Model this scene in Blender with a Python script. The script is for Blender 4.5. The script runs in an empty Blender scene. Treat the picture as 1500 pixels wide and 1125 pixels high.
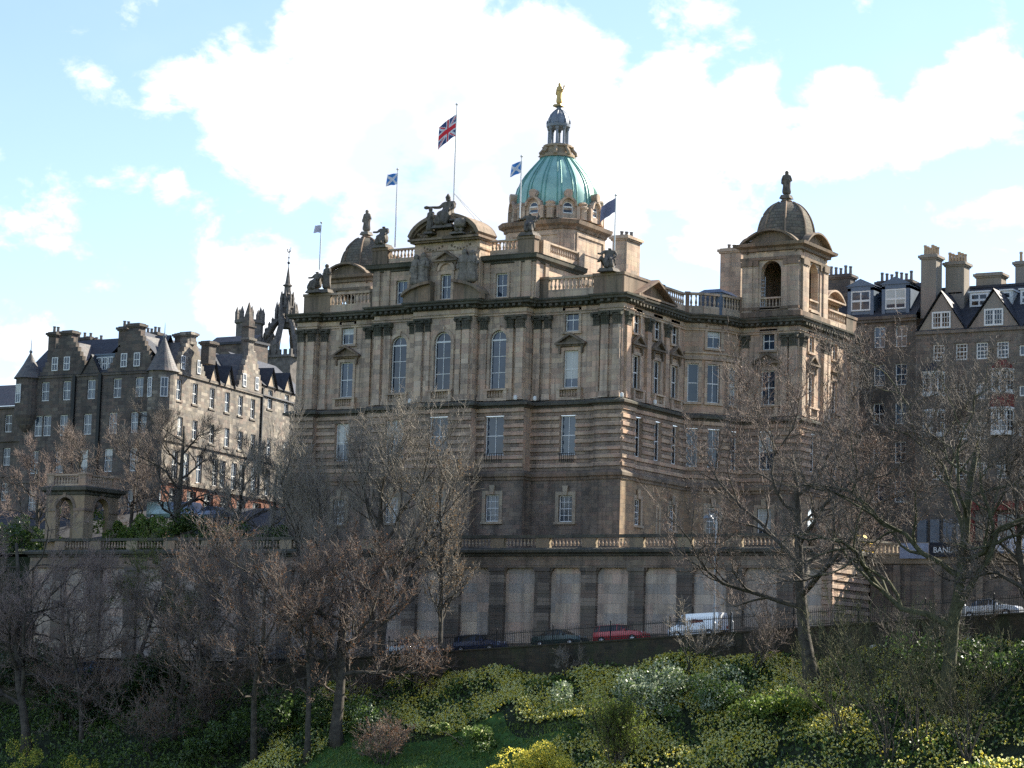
import bpy, bmesh, math, random
import numpy as np
from mathutils import Vector, Matrix
R = math.radians
SC = bpy.context.scene
COL = SC.collection

# ------------------------------------------------------------------ camera
F_PX, PITCH, ROLL, YAW, CU, CV = 3486.2, 0.12393, 0.02883, 0.54326, 96.2247, -177.3285
CAM = np.array([CU, CV, 0.0])
cam_d = bpy.data.cameras.new('camera')
cam = bpy.data.objects.new('camera', cam_d)
COL.objects.link(cam)
cam_d.sensor_width = 36.0
cam_d.lens = 36.0 * F_PX / 1500.0
cam_d.clip_start = 1.0
cam_d.clip_end = 20000.0
_right = Vector((math.cos(YAW), math.sin(YAW), 0))
_fwd = Vector((-math.sin(YAW) * math.cos(PITCH), math.cos(YAW) * math.cos(PITCH), math.sin(PITCH)))
_up = _right.cross(_fwd)
_cr = _right * math.cos(ROLL) + _up * math.sin(ROLL)
_cu = -_right * math.sin(ROLL) + _up * math.cos(ROLL)
M = Matrix.Identity(4)
for i in range(3):
    M[i][0] = _cr[i]; M[i][1] = _cu[i]; M[i][2] = -_fwd[i]
M[0][3], M[1][3], M[2][3] = CU, CV, 0.0
cam.matrix_world = M
SC.camera = cam

def ray(x, y):
    X = x - 750.0; Y = 562.5 - y
    X, Y = X * math.cos(ROLL) - Y * math.sin(ROLL), X * math.sin(ROLL) + Y * math.cos(ROLL)
    fw = F_PX * math.cos(PITCH) - Y * math.sin(PITCH); z = F_PX * math.sin(PITCH) + Y * math.cos(PITCH)
    return np.array([-math.sin(YAW) * fw + math.cos(YAW) * X, math.cos(YAW) * fw + math.sin(YAW) * X, z])
def on_y(x, y, v):                      # a surveyed point of the photograph on the plane Y = v
    d = ray(x, y); return CAM + d * (v - CAM[1]) / d[1]
def on_x(x, y, u):
    d = ray(x, y); return CAM + d * (u - CAM[0]) / d[0]

# ------------------------------------------------------------------ light
SUN_AZ = (0.45, 0.893); SUN_EL = R(34)
W = bpy.data.worlds.new('World'); SC.world = W
W.use_nodes = True
nt = W.node_tree; nt.nodes.clear()
def NN(t, **k):
    n = nt.nodes.new(t)
    for a, b in k.items(): setattr(n, a, b)
    return n
out = NN('ShaderNodeOutputWorld'); bg = NN('ShaderNodeBackground')
nt.links.new(bg.outputs[0], out.inputs[0])
sky = NN('ShaderNodeTexSky', sky_type='NISHITA')
sky.sun_disc = False
sky.sun_elevation = SUN_EL
sky.sun_rotation = math.atan2(SUN_AZ[0], SUN_AZ[1])
sky.air_density = 1.0; sky.dust_density = 0.25; sky.ozone_density = 1.0
SKY_STRENGTH = 0.09
bg.inputs['Strength'].default_value = SKY_STRENGTH
geo = NN('ShaderNodeTexCoord')
vec = geo.outputs['Generated']
def math_node(op, a, b=None, c=None, clamp=False):
    n = NN('ShaderNodeMath', operation=op); n.use_clamp = clamp
    for i, v in enumerate((a, b, c)):
        if v is None: continue
        if isinstance(v, (int, float)): n.inputs[i].default_value = v
        else: nt.links.new(v, n.inputs[i])
    return n.outputs[0]
# cloud banks: directions surveyed in the sky, each a soft round mass (pixel x, y, radius px, weight)
BANKS = [(560,110,190,.9),(430,190,150,.75),(760,170,190,.9),(700,300,170,.55),(970,200,130,.75),(1180,190,85,.5),
         (1445,145,100,.66),(1320,190,75,.42),(140,145,60,.2),(330,120,90,.5),(380,420,110,.55),(30,520,80,.34),
         (860,320,140,.45),(1040,320,110,.36),(560,330,120,.5),(260,285,40,.3),(1480,330,60,.3),(1095,185,95,.66),(1250,180,95,.6),(1385,165,85,.6),(260,120,70,.22),(330,300,70,.35)]
field = None
for bx, by, br, bw in BANKS:
    d = ray(bx, by); d = d / np.linalg.norm(d)
    dp = NN('ShaderNodeVectorMath', operation='DOT_PRODUCT')
    nt.links.new(vec, dp.inputs[0]); dp.inputs[1].default_value = d
    mr = NN('ShaderNodeMapRange', interpolation_type='SMOOTHSTEP')
    nt.links.new(dp.outputs['Value'], mr.inputs[0])
    mr.inputs[1].default_value = math.cos(br * 1.15 / F_PX); mr.inputs[2].default_value = math.cos(br * .12 / F_PX)
    mr.inputs[3].default_value = 0; mr.inputs[4].default_value = bw
    field = mr.outputs[0] if field is None else math_node('MAXIMUM', field, mr.outputs[0])
def cloud_noise(scale, detail, rough, off, dist=0.0):
    mp = NN('ShaderNodeMapping'); mp.inputs['Location'].default_value = off; mp.inputs['Scale'].default_value = (1, 1, 1.5)
    nt.links.new(vec, mp.inputs[0])
    n = NN('ShaderNodeTexNoise'); n.inputs['Scale'].default_value = scale; n.inputs['Detail'].default_value = detail
    n.inputs['Roughness'].default_value = rough; n.inputs['Distortion'].default_value = dist
    nt.links.new(mp.outputs[0], n.inputs['Vector']); return n.outputs[0]
n1 = cloud_noise(22, 9, .58, (3.1, 1.7, .4), .25)
n2 = cloud_noise(5, 6, .5, (7.3, 2.2, 5.1))
n3 = cloud_noise(60, 6, .62, (1.3, 8.2, 2.1), .3)
nz = math_node('MULTIPLY_ADD', math_node('SUBTRACT', n1, .5), 2.3, math_node('MULTIPLY', math_node('SUBTRACT', n3, .5), .8))
cv = math_node('ADD', math_node('MULTIPLY', field, 1.15), nz)
cover = NN('ShaderNodeMapRange', interpolation_type='SMOOTHSTEP')
nt.links.new(cv, cover.inputs[0]); cover.inputs[1].default_value = .2; cover.inputs[2].default_value = .66
# thin high haze everywhere else
thin = NN('ShaderNodeMapRange', interpolation_type='SMOOTHSTEP'); nt.links.new(n2, thin.inputs[0])
thin.inputs[1].default_value = .42; thin.inputs[2].default_value = .75; thin.inputs[4].default_value = .25
cover2 = math_node('MAXIMUM', cover.outputs[0], thin.outputs[0])
# lavender grey body inside the thick cloud
body = NN('ShaderNodeMapRange', interpolation_type='SMOOTHSTEP'); nt.links.new(cloud_noise(16, 5, .5, (4.1, 9.0, 2.7)), body.inputs[0])
body.inputs[1].default_value = .36; body.inputs[2].default_value = .58
dq = ray(660, 270); dq = dq / np.linalg.norm(dq)
dp = NN('ShaderNodeVectorMath', operation='DOT_PRODUCT'); nt.links.new(vec, dp.inputs[0]); dp.inputs[1].default_value = dq
bm_ = NN('ShaderNodeMapRange', interpolation_type='SMOOTHSTEP'); nt.links.new(dp.outputs['Value'], bm_.inputs[0])
bm_.inputs[1].default_value = math.cos(260 / F_PX); bm_.inputs[2].default_value = math.cos(40 / F_PX)
ccol = NN('ShaderNodeMix', data_type='RGBA')
nt.links.new(math_node('MULTIPLY', body.outputs[0], math_node('ADD', bm_.outputs[0], .22), clamp=True), ccol.inputs[0])
K = 1.0 / SKY_STRENGTH
ccol.inputs[6].default_value = (.52 * K, .53 * K, .54 * K, 1)
ccol.inputs[7].default_value = (.335 * K, .355 * K, .41 * K, 1)
skyc = NN('ShaderNodeMix', data_type='RGBA', blend_type='MULTIPLY'); skyc.inputs[0].default_value = 1
nt.links.new(sky.outputs[0], skyc.inputs[6]); skyc.inputs[7].default_value = (.92, .905, 1.0, 1)
mixc = NN('ShaderNodeMix', data_type='RGBA')
nt.links.new(cover2, mixc.inputs[0]); nt.links.new(skyc.outputs[2], mixc.inputs[6]); nt.links.new(ccol.outputs[2], mixc.inputs[7])
nt.links.new(mixc.outputs[2], bg.inputs['Color'])

sl = bpy.data.lights.new('sun', 'SUN'); sl.energy = 4.7; sl.angle = R(.53); sl.color = (1.0, .93, .80)
so = bpy.data.objects.new('sun', sl); COL.objects.link(so)
sd = Vector((SUN_AZ[0] * math.cos(SUN_EL), SUN_AZ[1] * math.cos(SUN_EL), math.sin(SUN_EL)))
so.rotation_euler = sd.to_track_quat('Z', 'Y').to_euler()
so.location = (60, 80, 120)
SC.view_settings.view_transform = 'Standard'; SC.view_settings.look = 'None'
SC.view_settings.exposure = 1.5; SC.view_settings.gamma = 1.0
try: SC.view_settings.use_curve_mapping = False
except Exception: pass
SC.cycles.use_denoising = False
SC.cycles.max_bounces = 5; SC.cycles.diffuse_bounces = 3; SC.cycles.glossy_bounces = 2
SC.cycles.transparent_max_bounces = 6; SC.cycles.transmission_bounces = 2
SC.cycles.caustics_reflective = False; SC.cycles.caustics_refractive = False

# ------------------------------------------------------------------ materials
def _m(name):
    m = bpy.data.materials.new(name); m.use_nodes = True
    t = m.node_tree; b = t.nodes['Principled BSDF']
    return m, t, b
def plain(name, col, rough=.8, metal=0., vary=.18, scale=2.0, spec=.3, bump=0., obj_vary=0.):
    m, t, b = _m(name)
    b.inputs['Roughness'].default_value = rough; b.inputs['Metallic'].default_value = metal
    b.inputs['Specular IOR Level'].default_value = spec
    g = t.nodes.new('ShaderNodeNewGeometry'); n = t.nodes.new('ShaderNodeTexNoise')
    n.inputs['Scale'].default_value = scale; n.inputs['Detail'].default_value = 5; n.inputs['Roughness'].default_value = .6
    t.links.new(g.outputs['Position'], n.inputs['Vector'])
    r = t.nodes.new('ShaderNodeValToRGB')
    a, c = 1 - vary * 1.6, 1 + vary * 1.6
    r.color_ramp.elements[0].position = .25; r.color_ramp.elements[1].position = .75
    r.color_ramp.elements[0].color = (col[0] * a, col[1] * a, col[2] * a, 1)
    r.color_ramp.elements[1].color = (min(1, col[0] * c), min(1, col[1] * c), min(1, col[2] * c), 1)
    t.links.new(n.outputs[0], r.inputs[0])
    o = r.outputs[0]
    if obj_vary:
        oi = t.nodes.new('ShaderNodeObjectInfo'); mr = t.nodes.new('ShaderNodeMapRange')
        mr.inputs[3].default_value = 1 - obj_vary; mr.inputs[4].default_value = 1 + obj_vary
        t.links.new(oi.outputs['Random'], mr.inputs[0])
        mx = t.nodes.new('ShaderNodeVectorMath'); mx.operation = 'SCALE'
        t.links.new(o, mx.inputs[0]); t.links.new(mr.outputs[0], mx.inputs['Scale']); o = mx.outputs[0]
    t.links.new(o, b.inputs['Base Color'])
    if bump:
        bp = t.nodes.new('ShaderNodeBump'); bp.inputs['Strength'].default_value = bump; bp.inputs['Distance'].default_value = .05
        n2_ = t.nodes.new('ShaderNodeTexNoise'); n2_.inputs['Scale'].default_value = scale * 6; n2_.inputs['Detail'].default_value = 4
        t.links.new(g.outputs['Position'], n2_.inputs['Vector']); t.links.new(n2_.outputs[0], bp.inputs['Height'])
        t.links.new(bp.outputs[0], b.inputs['Normal'])
    return m
def stone(name, c1, c2, mortar, bw=1.1, bh=.42, dirt=(.045, .045, .04), dirt_amt=.5, blotch=.5, rough=.9, pale=None, pale_amt=0., green=0., ms=.012, bump=.35, vary=.6):
    """coursed masonry in real metres: blocks of two tones, mortar lines, rain streaks and blotches of soot"""
    m, t, b = _m(name)
    L = t.links.new
    def N(ty): return t.nodes.new(ty)
    def mth(op, a, c=None, cl=False):
        n = N('ShaderNodeMath'); n.operation = op; n.use_clamp = cl
        for i, v in enumerate((a, c)):
            if v is None: continue
            if isinstance(v, (int, float)): n.inputs[i].default_value = v
            else: L(v, n.inputs[i])
        return n.outputs[0]
    g = N('ShaderNodeNewGeometry')
    sp = N('ShaderNodeSeparateXYZ'); L(g.outputs['Position'], sp.inputs[0])
    sn = N('ShaderNodeSeparateXYZ'); L(g.outputs['True Normal'], sn.inputs[0])
    isx = mth('GREATER_THAN', mth('ABSOLUTE', sn.outputs[0]), mth('ABSOLUTE', sn.outputs[1]))
    mx = N('ShaderNodeMix'); L(isx, mx.inputs[0]); L(sp.outputs[0], mx.inputs[2]); L(sp.outputs[1], mx.inputs[3])
    cb = N('ShaderNodeCombineXYZ'); L(mx.outputs[0], cb.inputs[0]); L(sp.outputs[2], cb.inputs[1])
    br = N('ShaderNodeTexBrick'); L(cb.outputs[0], br.inputs['Vector'])
    br.inputs['Scale'].default_value = 1; br.inputs['Brick Width'].default_value = bw; br.inputs['Row Height'].default_value = bh
    br.inputs['Mortar Size'].default_value = ms; br.inputs['Mortar Smooth'].default_value = .3; br.inputs['Bias'].default_value = 0
    br.inputs['Color1'].default_value = (*c1, 1); br.inputs['Color2'].default_value = (*c2, 1); br.inputs['Mortar'].default_value = (*mortar, 1)
    col = br.outputs['Color']
    def mixin(fac, colr, cur, mode='MIX'):
        q = N('ShaderNodeMix'); q.data_type = 'RGBA'; q.blend_type = mode
        L(fac, q.inputs[0]); L(cur, q.inputs[6])
        if isinstance(colr, tuple): q.inputs[7].default_value = (*colr, 1)
        else: L(colr, q.inputs[7])
        return q.outputs[2]
    def noise(sx, sz, sc, det=5, ro=.6):
        mp = N('ShaderNodeMapping'); mp.inputs['Scale'].default_value = (sx, sx, sz); L(g.outputs['Position'], mp.inputs[0])
        n = N('ShaderNodeTexNoise'); n.inputs['Scale'].default_value = sc; n.inputs['Detail'].default_value = det; n.inputs['Roughness'].default_value = ro
        L(mp.outputs[0], n.inputs['Vector']); return n.outputs[0]
    def ramp(v, a, c_, lo, hi):
        q = N('ShaderNodeMapRange'); q.interpolation_type = 'SMOOTHSTEP'
        L(v, q.inputs[0]); q.inputs[1].default_value = a; q.inputs[2].default_value = c_; q.inputs[3].default_value = lo; q.inputs[4].default_value = hi
        return q.outputs[0]
    # every block its own tone: lighter, darker, pinker or more ochre than its neighbours
    cz = mth('FLOOR', mth('DIVIDE', sp.outputs[2], bh)); odd = mth('MODULO', mth('ABSOLUTE', cz), 2.)
    ca = mth('FLOOR', mth('ADD', mth('DIVIDE', mx.outputs[0], bw), mth('MULTIPLY', mth('SUBTRACT', 1., odd), .5)))
    cc = N('ShaderNodeCombineXYZ'); L(ca, cc.inputs[0]); L(cz, cc.inputs[1]); L(isx, cc.inputs[2])
    wn = N('ShaderNodeTexWhiteNoise'); wn.noise_dimensions = '3D'; L(cc.outputs[0], wn.inputs['Vector'])
    sw = N('ShaderNodeSeparateColor'); L(wn.outputs['Color'], sw.inputs[0])
    col = mixin(ramp(sw.outputs[0], .3, 1., 0, vary), (c1[0]*1.12, c1[1]*.88, c1[2]*.82), col)
    col = mixin(ramp(sw.outputs[1], .35, 1., 0, vary), (c2[0]*.62, c2[1]*.62, c2[2]*.66), col)
    col = mixin(ramp(sw.outputs[2], .5, 1., 0, vary*.8), (c1[0]*1.2, c1[1]*1.16, c1[2]*1.02), col)
    if pale:
        # some blocks renewed in paler stone: a second, coarser brick pattern picks them
        vn = N('ShaderNodeTexWhiteNoise'); vn.noise_dimensions = '2D'
        fl = N('ShaderNodeVectorMath'); fl.operation = 'FLOOR'
        ms_ = N('ShaderNodeVectorMath'); ms_.operation = 'MULTIPLY'; ms_.inputs[1].default_value = (1 / bw, 1 / bh, 1)
        L(cb.outputs[0], ms_.inputs[0]); L(ms_.outputs[0], fl.inputs[0]); L(fl.outputs[0], vn.inputs['Vector'])
        col = mixin(ramp(vn.outputs[0], 1 - pale_amt - .05, 1 - pale_amt + .05, 0, .8), pale, col)
    col = mixin(ramp(noise(1, .35, .55), .42, .72, 0, blotch), dirt, col)
    col = mixin(ramp(noise(1.6, .09, 1.4), .46, .74, 0, dirt_amt), dirt, col)
    col = mixin(ramp(noise(1, 1, 7, 3), .35, .7, .0, .22), (c1[0] * 1.35, c1[1] * 1.3, c1[2] * 1.2), col)
    if green: col = mixin(ramp(noise(1, .6, .9), .45, .65, 0, green), (.05, .065, .03), col)
    L(col, b.inputs['Base Color'])
    b.inputs['Roughness'].default_value = rough; b.inputs['Specular IOR Level'].default_value = .2
    bp = N('ShaderNodeBump'); bp.inputs['Strength'].default_value = bump; bp.inputs['Distance'].default_value = .03
    hh = mth('ADD', mth('MULTIPLY', br.outputs['Fac'], -1.), mth('MULTIPLY', noise(1, 1, 9, 3), .6)); L(hh, bp.inputs['Height'])
    L(bp.outputs[0], b.inputs['Normal'])
    return m
def glass_mat(name, c_lo, c_hi, ior=1.75):
    """old sash glass: dark room behind, strong sky reflection, slight waviness, each pane its own tone"""
    m, t, b = _m(name)
    L = t.links.new
    oi = t.nodes.new('ShaderNodeObjectInfo'); g = t.nodes.new('ShaderNodeNewGeometry')
    n = t.nodes.new('ShaderNodeTexNoise'); n.inputs['Scale'].default_value = .9; n.inputs['Detail'].default_value = 3
    L(g.outputs['Position'], n.inputs['Vector'])
    ad = t.nodes.new('ShaderNodeMath'); ad.operation = 'MULTIPLY_ADD'; L(oi.outputs['Random'], ad.inputs[0]); ad.inputs[1].default_value = .7
    sb = t.nodes.new('ShaderNodeMath'); sb.operation = 'MULTIPLY_ADD'; L(n.outputs[0], sb.inputs[0]); sb.inputs[1].default_value = 1.0; sb.inputs[2].default_value = -.35
    L(sb.outputs[0], ad.inputs[2])
    r = t.nodes.new('ShaderNodeValToRGB'); L(ad.outputs[0], r.inputs[0])
    r.color_ramp.elements[0].color = (*c_lo, 1); r.color_ramp.elements[1].color = (*c_hi, 1)
    r.color_ramp.elements[0].position = .25; r.color_ramp.elements[1].position = .95
    L(r.outputs[0], b.inputs['Base Color'])
    b.inputs['Roughness'].default_value = .06; b.inputs['IOR'].default_value = ior; b.inputs['Specular IOR Level'].default_value = .5
    bp = t.nodes.new('ShaderNodeBump'); bp.inputs['Strength'].default_value = .25; bp.inputs['Distance'].default_value = .02
    n2_ = t.nodes.new('ShaderNodeTexNoise'); n2_.inputs['Scale'].default_value = 1.6; L(g.outputs['Position'], n2_.inputs['Vector'])
    L(n2_.outputs[0], bp.inputs['Height']); L(bp.outputs[0], b.inputs['Normal'])
    return m
def leafy(name, cols, rough=.55, trans=.35, spec=.35):
    """leaves: each small face gets its own tone through a fine noise; light passes through"""
    m, t, b = _m(name); L = t.links.new
    g = t.nodes.new('ShaderNodeNewGeometry'); n = t.nodes.new('ShaderNodeTexNoise'); n.inputs['Scale'].default_value = 4.5; n.inputs['Detail'].default_value = 3
    L(g.outputs['Position'], n.inputs['Vector'])
    r = t.nodes.new('ShaderNodeValToRGB'); L(n.outputs[0], r.inputs[0])
    r.color_ramp.elements[0].position = .3; r.color_ramp.elements[1].position = .72
    r.color_ramp.elements[0].color = (*cols[0], 1); r.color_ramp.elements[1].color = (*cols[-1], 1)
    if len(cols) == 3:
        e = r.color_ramp.elements.new(.5); e.color = (*cols[1], 1)
    L(r.outputs[0], b.inputs['Base Color'])
    b.inputs['Roughness'].default_value = rough; b.inputs['Specular IOR Level'].default_value = spec
    tr = t.nodes.new('ShaderNodeBsdfTranslucent'); L(r.outputs[0], tr.inputs[0])
    mx = t.nodes.new('ShaderNodeMixShader'); mx.inputs[0].default_value = trans
    L(b.outputs[0], mx.inputs[1]); L(tr.outputs[0], mx.inputs[2])
    L(mx.outputs[0], t.nodes['Material Output'].inputs[0])
    return m

MT = {}
MT['stone'] = stone('bank_sandstone', (.55, .435, .33), (.36, .285, .225), (.19, .155, .125), 1.15, .45, (.095, .08, .068), .75, .5, pale=(.62, .50, .38), pale_amt=.08)
MT['stone_up'] = stone('bank_sandstone_upper', (.53, .425, .32), (.385, .305, .235), (.17, .14, .11), 1.15, .45, (.09, .077, .065), .55, .42, pale=(.5, .37, .26), pale_amt=.1)
MT['stone_pink'] = stone('bank_side_sandstone', (.50, .375, .275), (.365, .27, .2), (.17, .135, .1), 1.1, .42, (.09, .073, .06), .5, .4, pale=(.47, .30, .2), pale_amt=.12)
MT['rust'] = stone('banded_sandstone', (.52, .39, .29), (.34, .26, .2), (.12, .105, .085), 1.3, .6875, (.07, .062, .054), .6, .5)
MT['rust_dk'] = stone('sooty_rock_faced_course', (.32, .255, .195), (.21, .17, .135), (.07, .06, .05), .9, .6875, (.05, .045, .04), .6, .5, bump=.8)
MT['base'] = stone('dark_basement_stone', (.24, .195, .155), (.15, .128, .105), (.055, .05, .042), .75, .36, (.035, .036, .033), .6, .6, pale=(.17, .135, .10), pale_amt=.06)
MT['base_w'] = stone('side_basement_stone', (.34, .25, .16), (.25, .19, .13), (.09, .07, .055), .75, .36, (.05, .045, .04), .4, .5)
MT['surround'] = stone('pale_window_surround', (.40, .34, .25), (.35, .295, .22), (.2, .17, .13), .9, .6, (.10, .085, .07), .4, .35)
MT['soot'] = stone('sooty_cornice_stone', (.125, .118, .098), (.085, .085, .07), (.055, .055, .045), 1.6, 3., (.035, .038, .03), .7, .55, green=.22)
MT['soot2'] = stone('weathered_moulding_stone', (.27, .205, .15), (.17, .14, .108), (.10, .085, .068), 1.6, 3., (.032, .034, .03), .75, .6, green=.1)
MT['statue'] = plain('blackened_statue_stone', (.125, .108, .088), .85, vary=.35, scale=3)
MT['statue_lt'] = plain('weathered_statue_stone', (.19, .165, .135), .85, vary=.35, scale=3)
MT['panel'] = stone('pale_terrace_panel', (.60, .50, .40), (.50, .42, .34), (.2, .165, .13), 1.5, .8, (.17, .14, .115), .62, .62, ms=.016, pale=(.36, .34, .31), pale_amt=.22)
MT['pier'] = stone('dark_terrace_pier', (.19, .165, .135), (.12, .108, .092), (.06, .055, .047), 3., .62, (.05, .047, .042), .5, .5, pale=(.34, .28, .22), pale_amt=.2)
MT['terr'] = stone('terrace_stone', (.29, .235, .18), (.2, .165, .13), (.07, .06, .05), 1.4, .45, (.045, .042, .036), .6, .6)
MT['ped'] = stone('pale_pedestal_stone', (.33, .265, .18), (.29, .235, .165), (.2, .16, .12), 3, 2, (.12, .10, .075), .35, .4)
MT['slate'] = stone('roof_slate', (.055, .06, .07), (.04, .044, .052), (.02, .021, .024), .35, .22, (.03, .032, .034), .3, .3, rough=.55, bump=.3)
MT['slate_lt'] = stone('pale_sunlit_slate', (.15, .145, .14), (.11, .107, .105), (.05, .05, .05), .35, .22, (.08, .08, .08), .3, .3, rough=.6, bump=.3)  # paler copy of the slate: sun on the cross roofs is in its colour
MT['scale'] = stone('fish_scale_tile', (.17, .155, .125), (.115, .105, .088), (.05, .045, .035), .42, .30, (.06, .058, .045), .5, .5, ms=.03, bump=.6)
MT['lead'] = plain('lead_sheet', (.19, .21, .235), .5, .25, .15, 1.5)
MT['lead_dk'] = plain('blue_grey_lead', (.11, .145, .19), .45, .2, .12, 1.2)
MT['copper'] = plain('verdigris_copper', (.27, .46, .40), .5, .15, .16, .8, .4)
MT['copper_dk'] = plain('verdigris_rib', (.12, .30, .25), .5, .15, .16, .8, .4)
MT['gold'] = plain('gilding', (.55, .38, .15), .5, .8, .1, 4)
MT['white'] = plain('white_paint', (.70, .70, .67), .45, 0, .04, 3)
MT['glass'] = glass_mat('sash_glass', (.008, .016, .028), (.05, .075, .11), 1.52)
MT['glass_pale'] = glass_mat('curtained_glass', (.03, .05, .07), (.10, .13, .16), 1.55)
MT['blind'] = plain('drawn_blind_behind_glass', (.42, .42, .38), .12, 0, .06, 2, .5)
MT['glass_dk'] = glass_mat('dark_sash_glass', (.006, .008, .010), (.03, .035, .04), 1.45)
MT['iron'] = plain('black_iron', (.02, .022, .022), .5, .3, .1, 3)
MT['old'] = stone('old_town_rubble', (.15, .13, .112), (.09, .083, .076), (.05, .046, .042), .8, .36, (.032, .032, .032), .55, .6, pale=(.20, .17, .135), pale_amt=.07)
MT['old_sunlit'] = stone('mottled_sunlit_rubble', (.22, .20, .17), (.135, .125, .11), (.09, .083, .072), .7, .34, (.065, .06, .056), .5, .6, pale=(.40, .35, .28), pale_amt=.14)  # rubble for the west-facing side, sunlight put into its lighter tone
MT['old_b'] = stone('brown_tenement_stone', (.17, .148, .125), (.115, .103, .09), (.06, .053, .045), .8, .36, (.045, .04, .036), .5, .5)
MT['old_c'] = stone('grey_brown_rubble', (.22, .195, .165), (.145, .128, .11), (.085, .075, .062), .6, .3, (.06, .054, .046), .5, .5)
MT['harl'] = stone('grey_gable_harling', (.27, .245, .21), (.26, .235, .2), (.25, .225, .195), 3, 3, (.15, .135, .115), .35, .4)
MT['red'] = stone('red_sandstone_shopfront', (.21, .10, .065), (.18, .085, .055), (.12, .07, .05), 1.2, .5, (.16, .08, .06), .3, .3)
MT['redp'] = plain('dark_red_paint', (.19, .035, .028), .6)
MT['spire'] = plain('soot_black_spire_stone', (.14, .125, .112), .9, vary=.35, scale=1.5)
MT['pot'] = plain('clay_chimney_pot', (.42, .30, .19), .8, 0, .2, 2)
MT['pot_g'] = plain('grey_chimney_pot', (.16, .145, .135), .8, 0, .2, 2)
MT['asphalt'] = plain('asphalt', (.05, .05, .052), .85, 0, .2, 1.2, bump=.2)
MT['paving'] = stone('paving_flags', (.16, .155, .145), (.13, .127, .12), (.07, .07, .065), .9, .6, (.08, .08, .07), .2, .3)
MT['grass'] = plain('short_grass', (.045, .10, .02), .9, 0, .4, 1.1, bump=.6)
MT['soil'] = plain('planted_bank_soil', (.018, .026, .010), .95, 0, .5, 1.3, bump=.6)
MT['wallrub'] = stone('mossy_garden_wall', (.07, .06, .045), (.045, .042, .034), (.03, .028, .024), .6, .28, (.022, .024, .018), .6, .6, green=.4)
MT['rubber'] = plain('tyre_rubber', (.015, .015, .015), .8)
MT['alloy'] = plain('alloy_rim', (.45, .45, .46), .35, .7)
MT['cglass'] = glass_mat('car_glass', (.008, .012, .013), (.02, .03, .03), 1.55)
MT['lamp_gl'] = plain('headlight_lens', (.75, .78, .8), .08, .2, .03, 3, .8)
MT['galv'] = plain('galvanised_steel', (.32, .34, .36), .5, .5)

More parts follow.
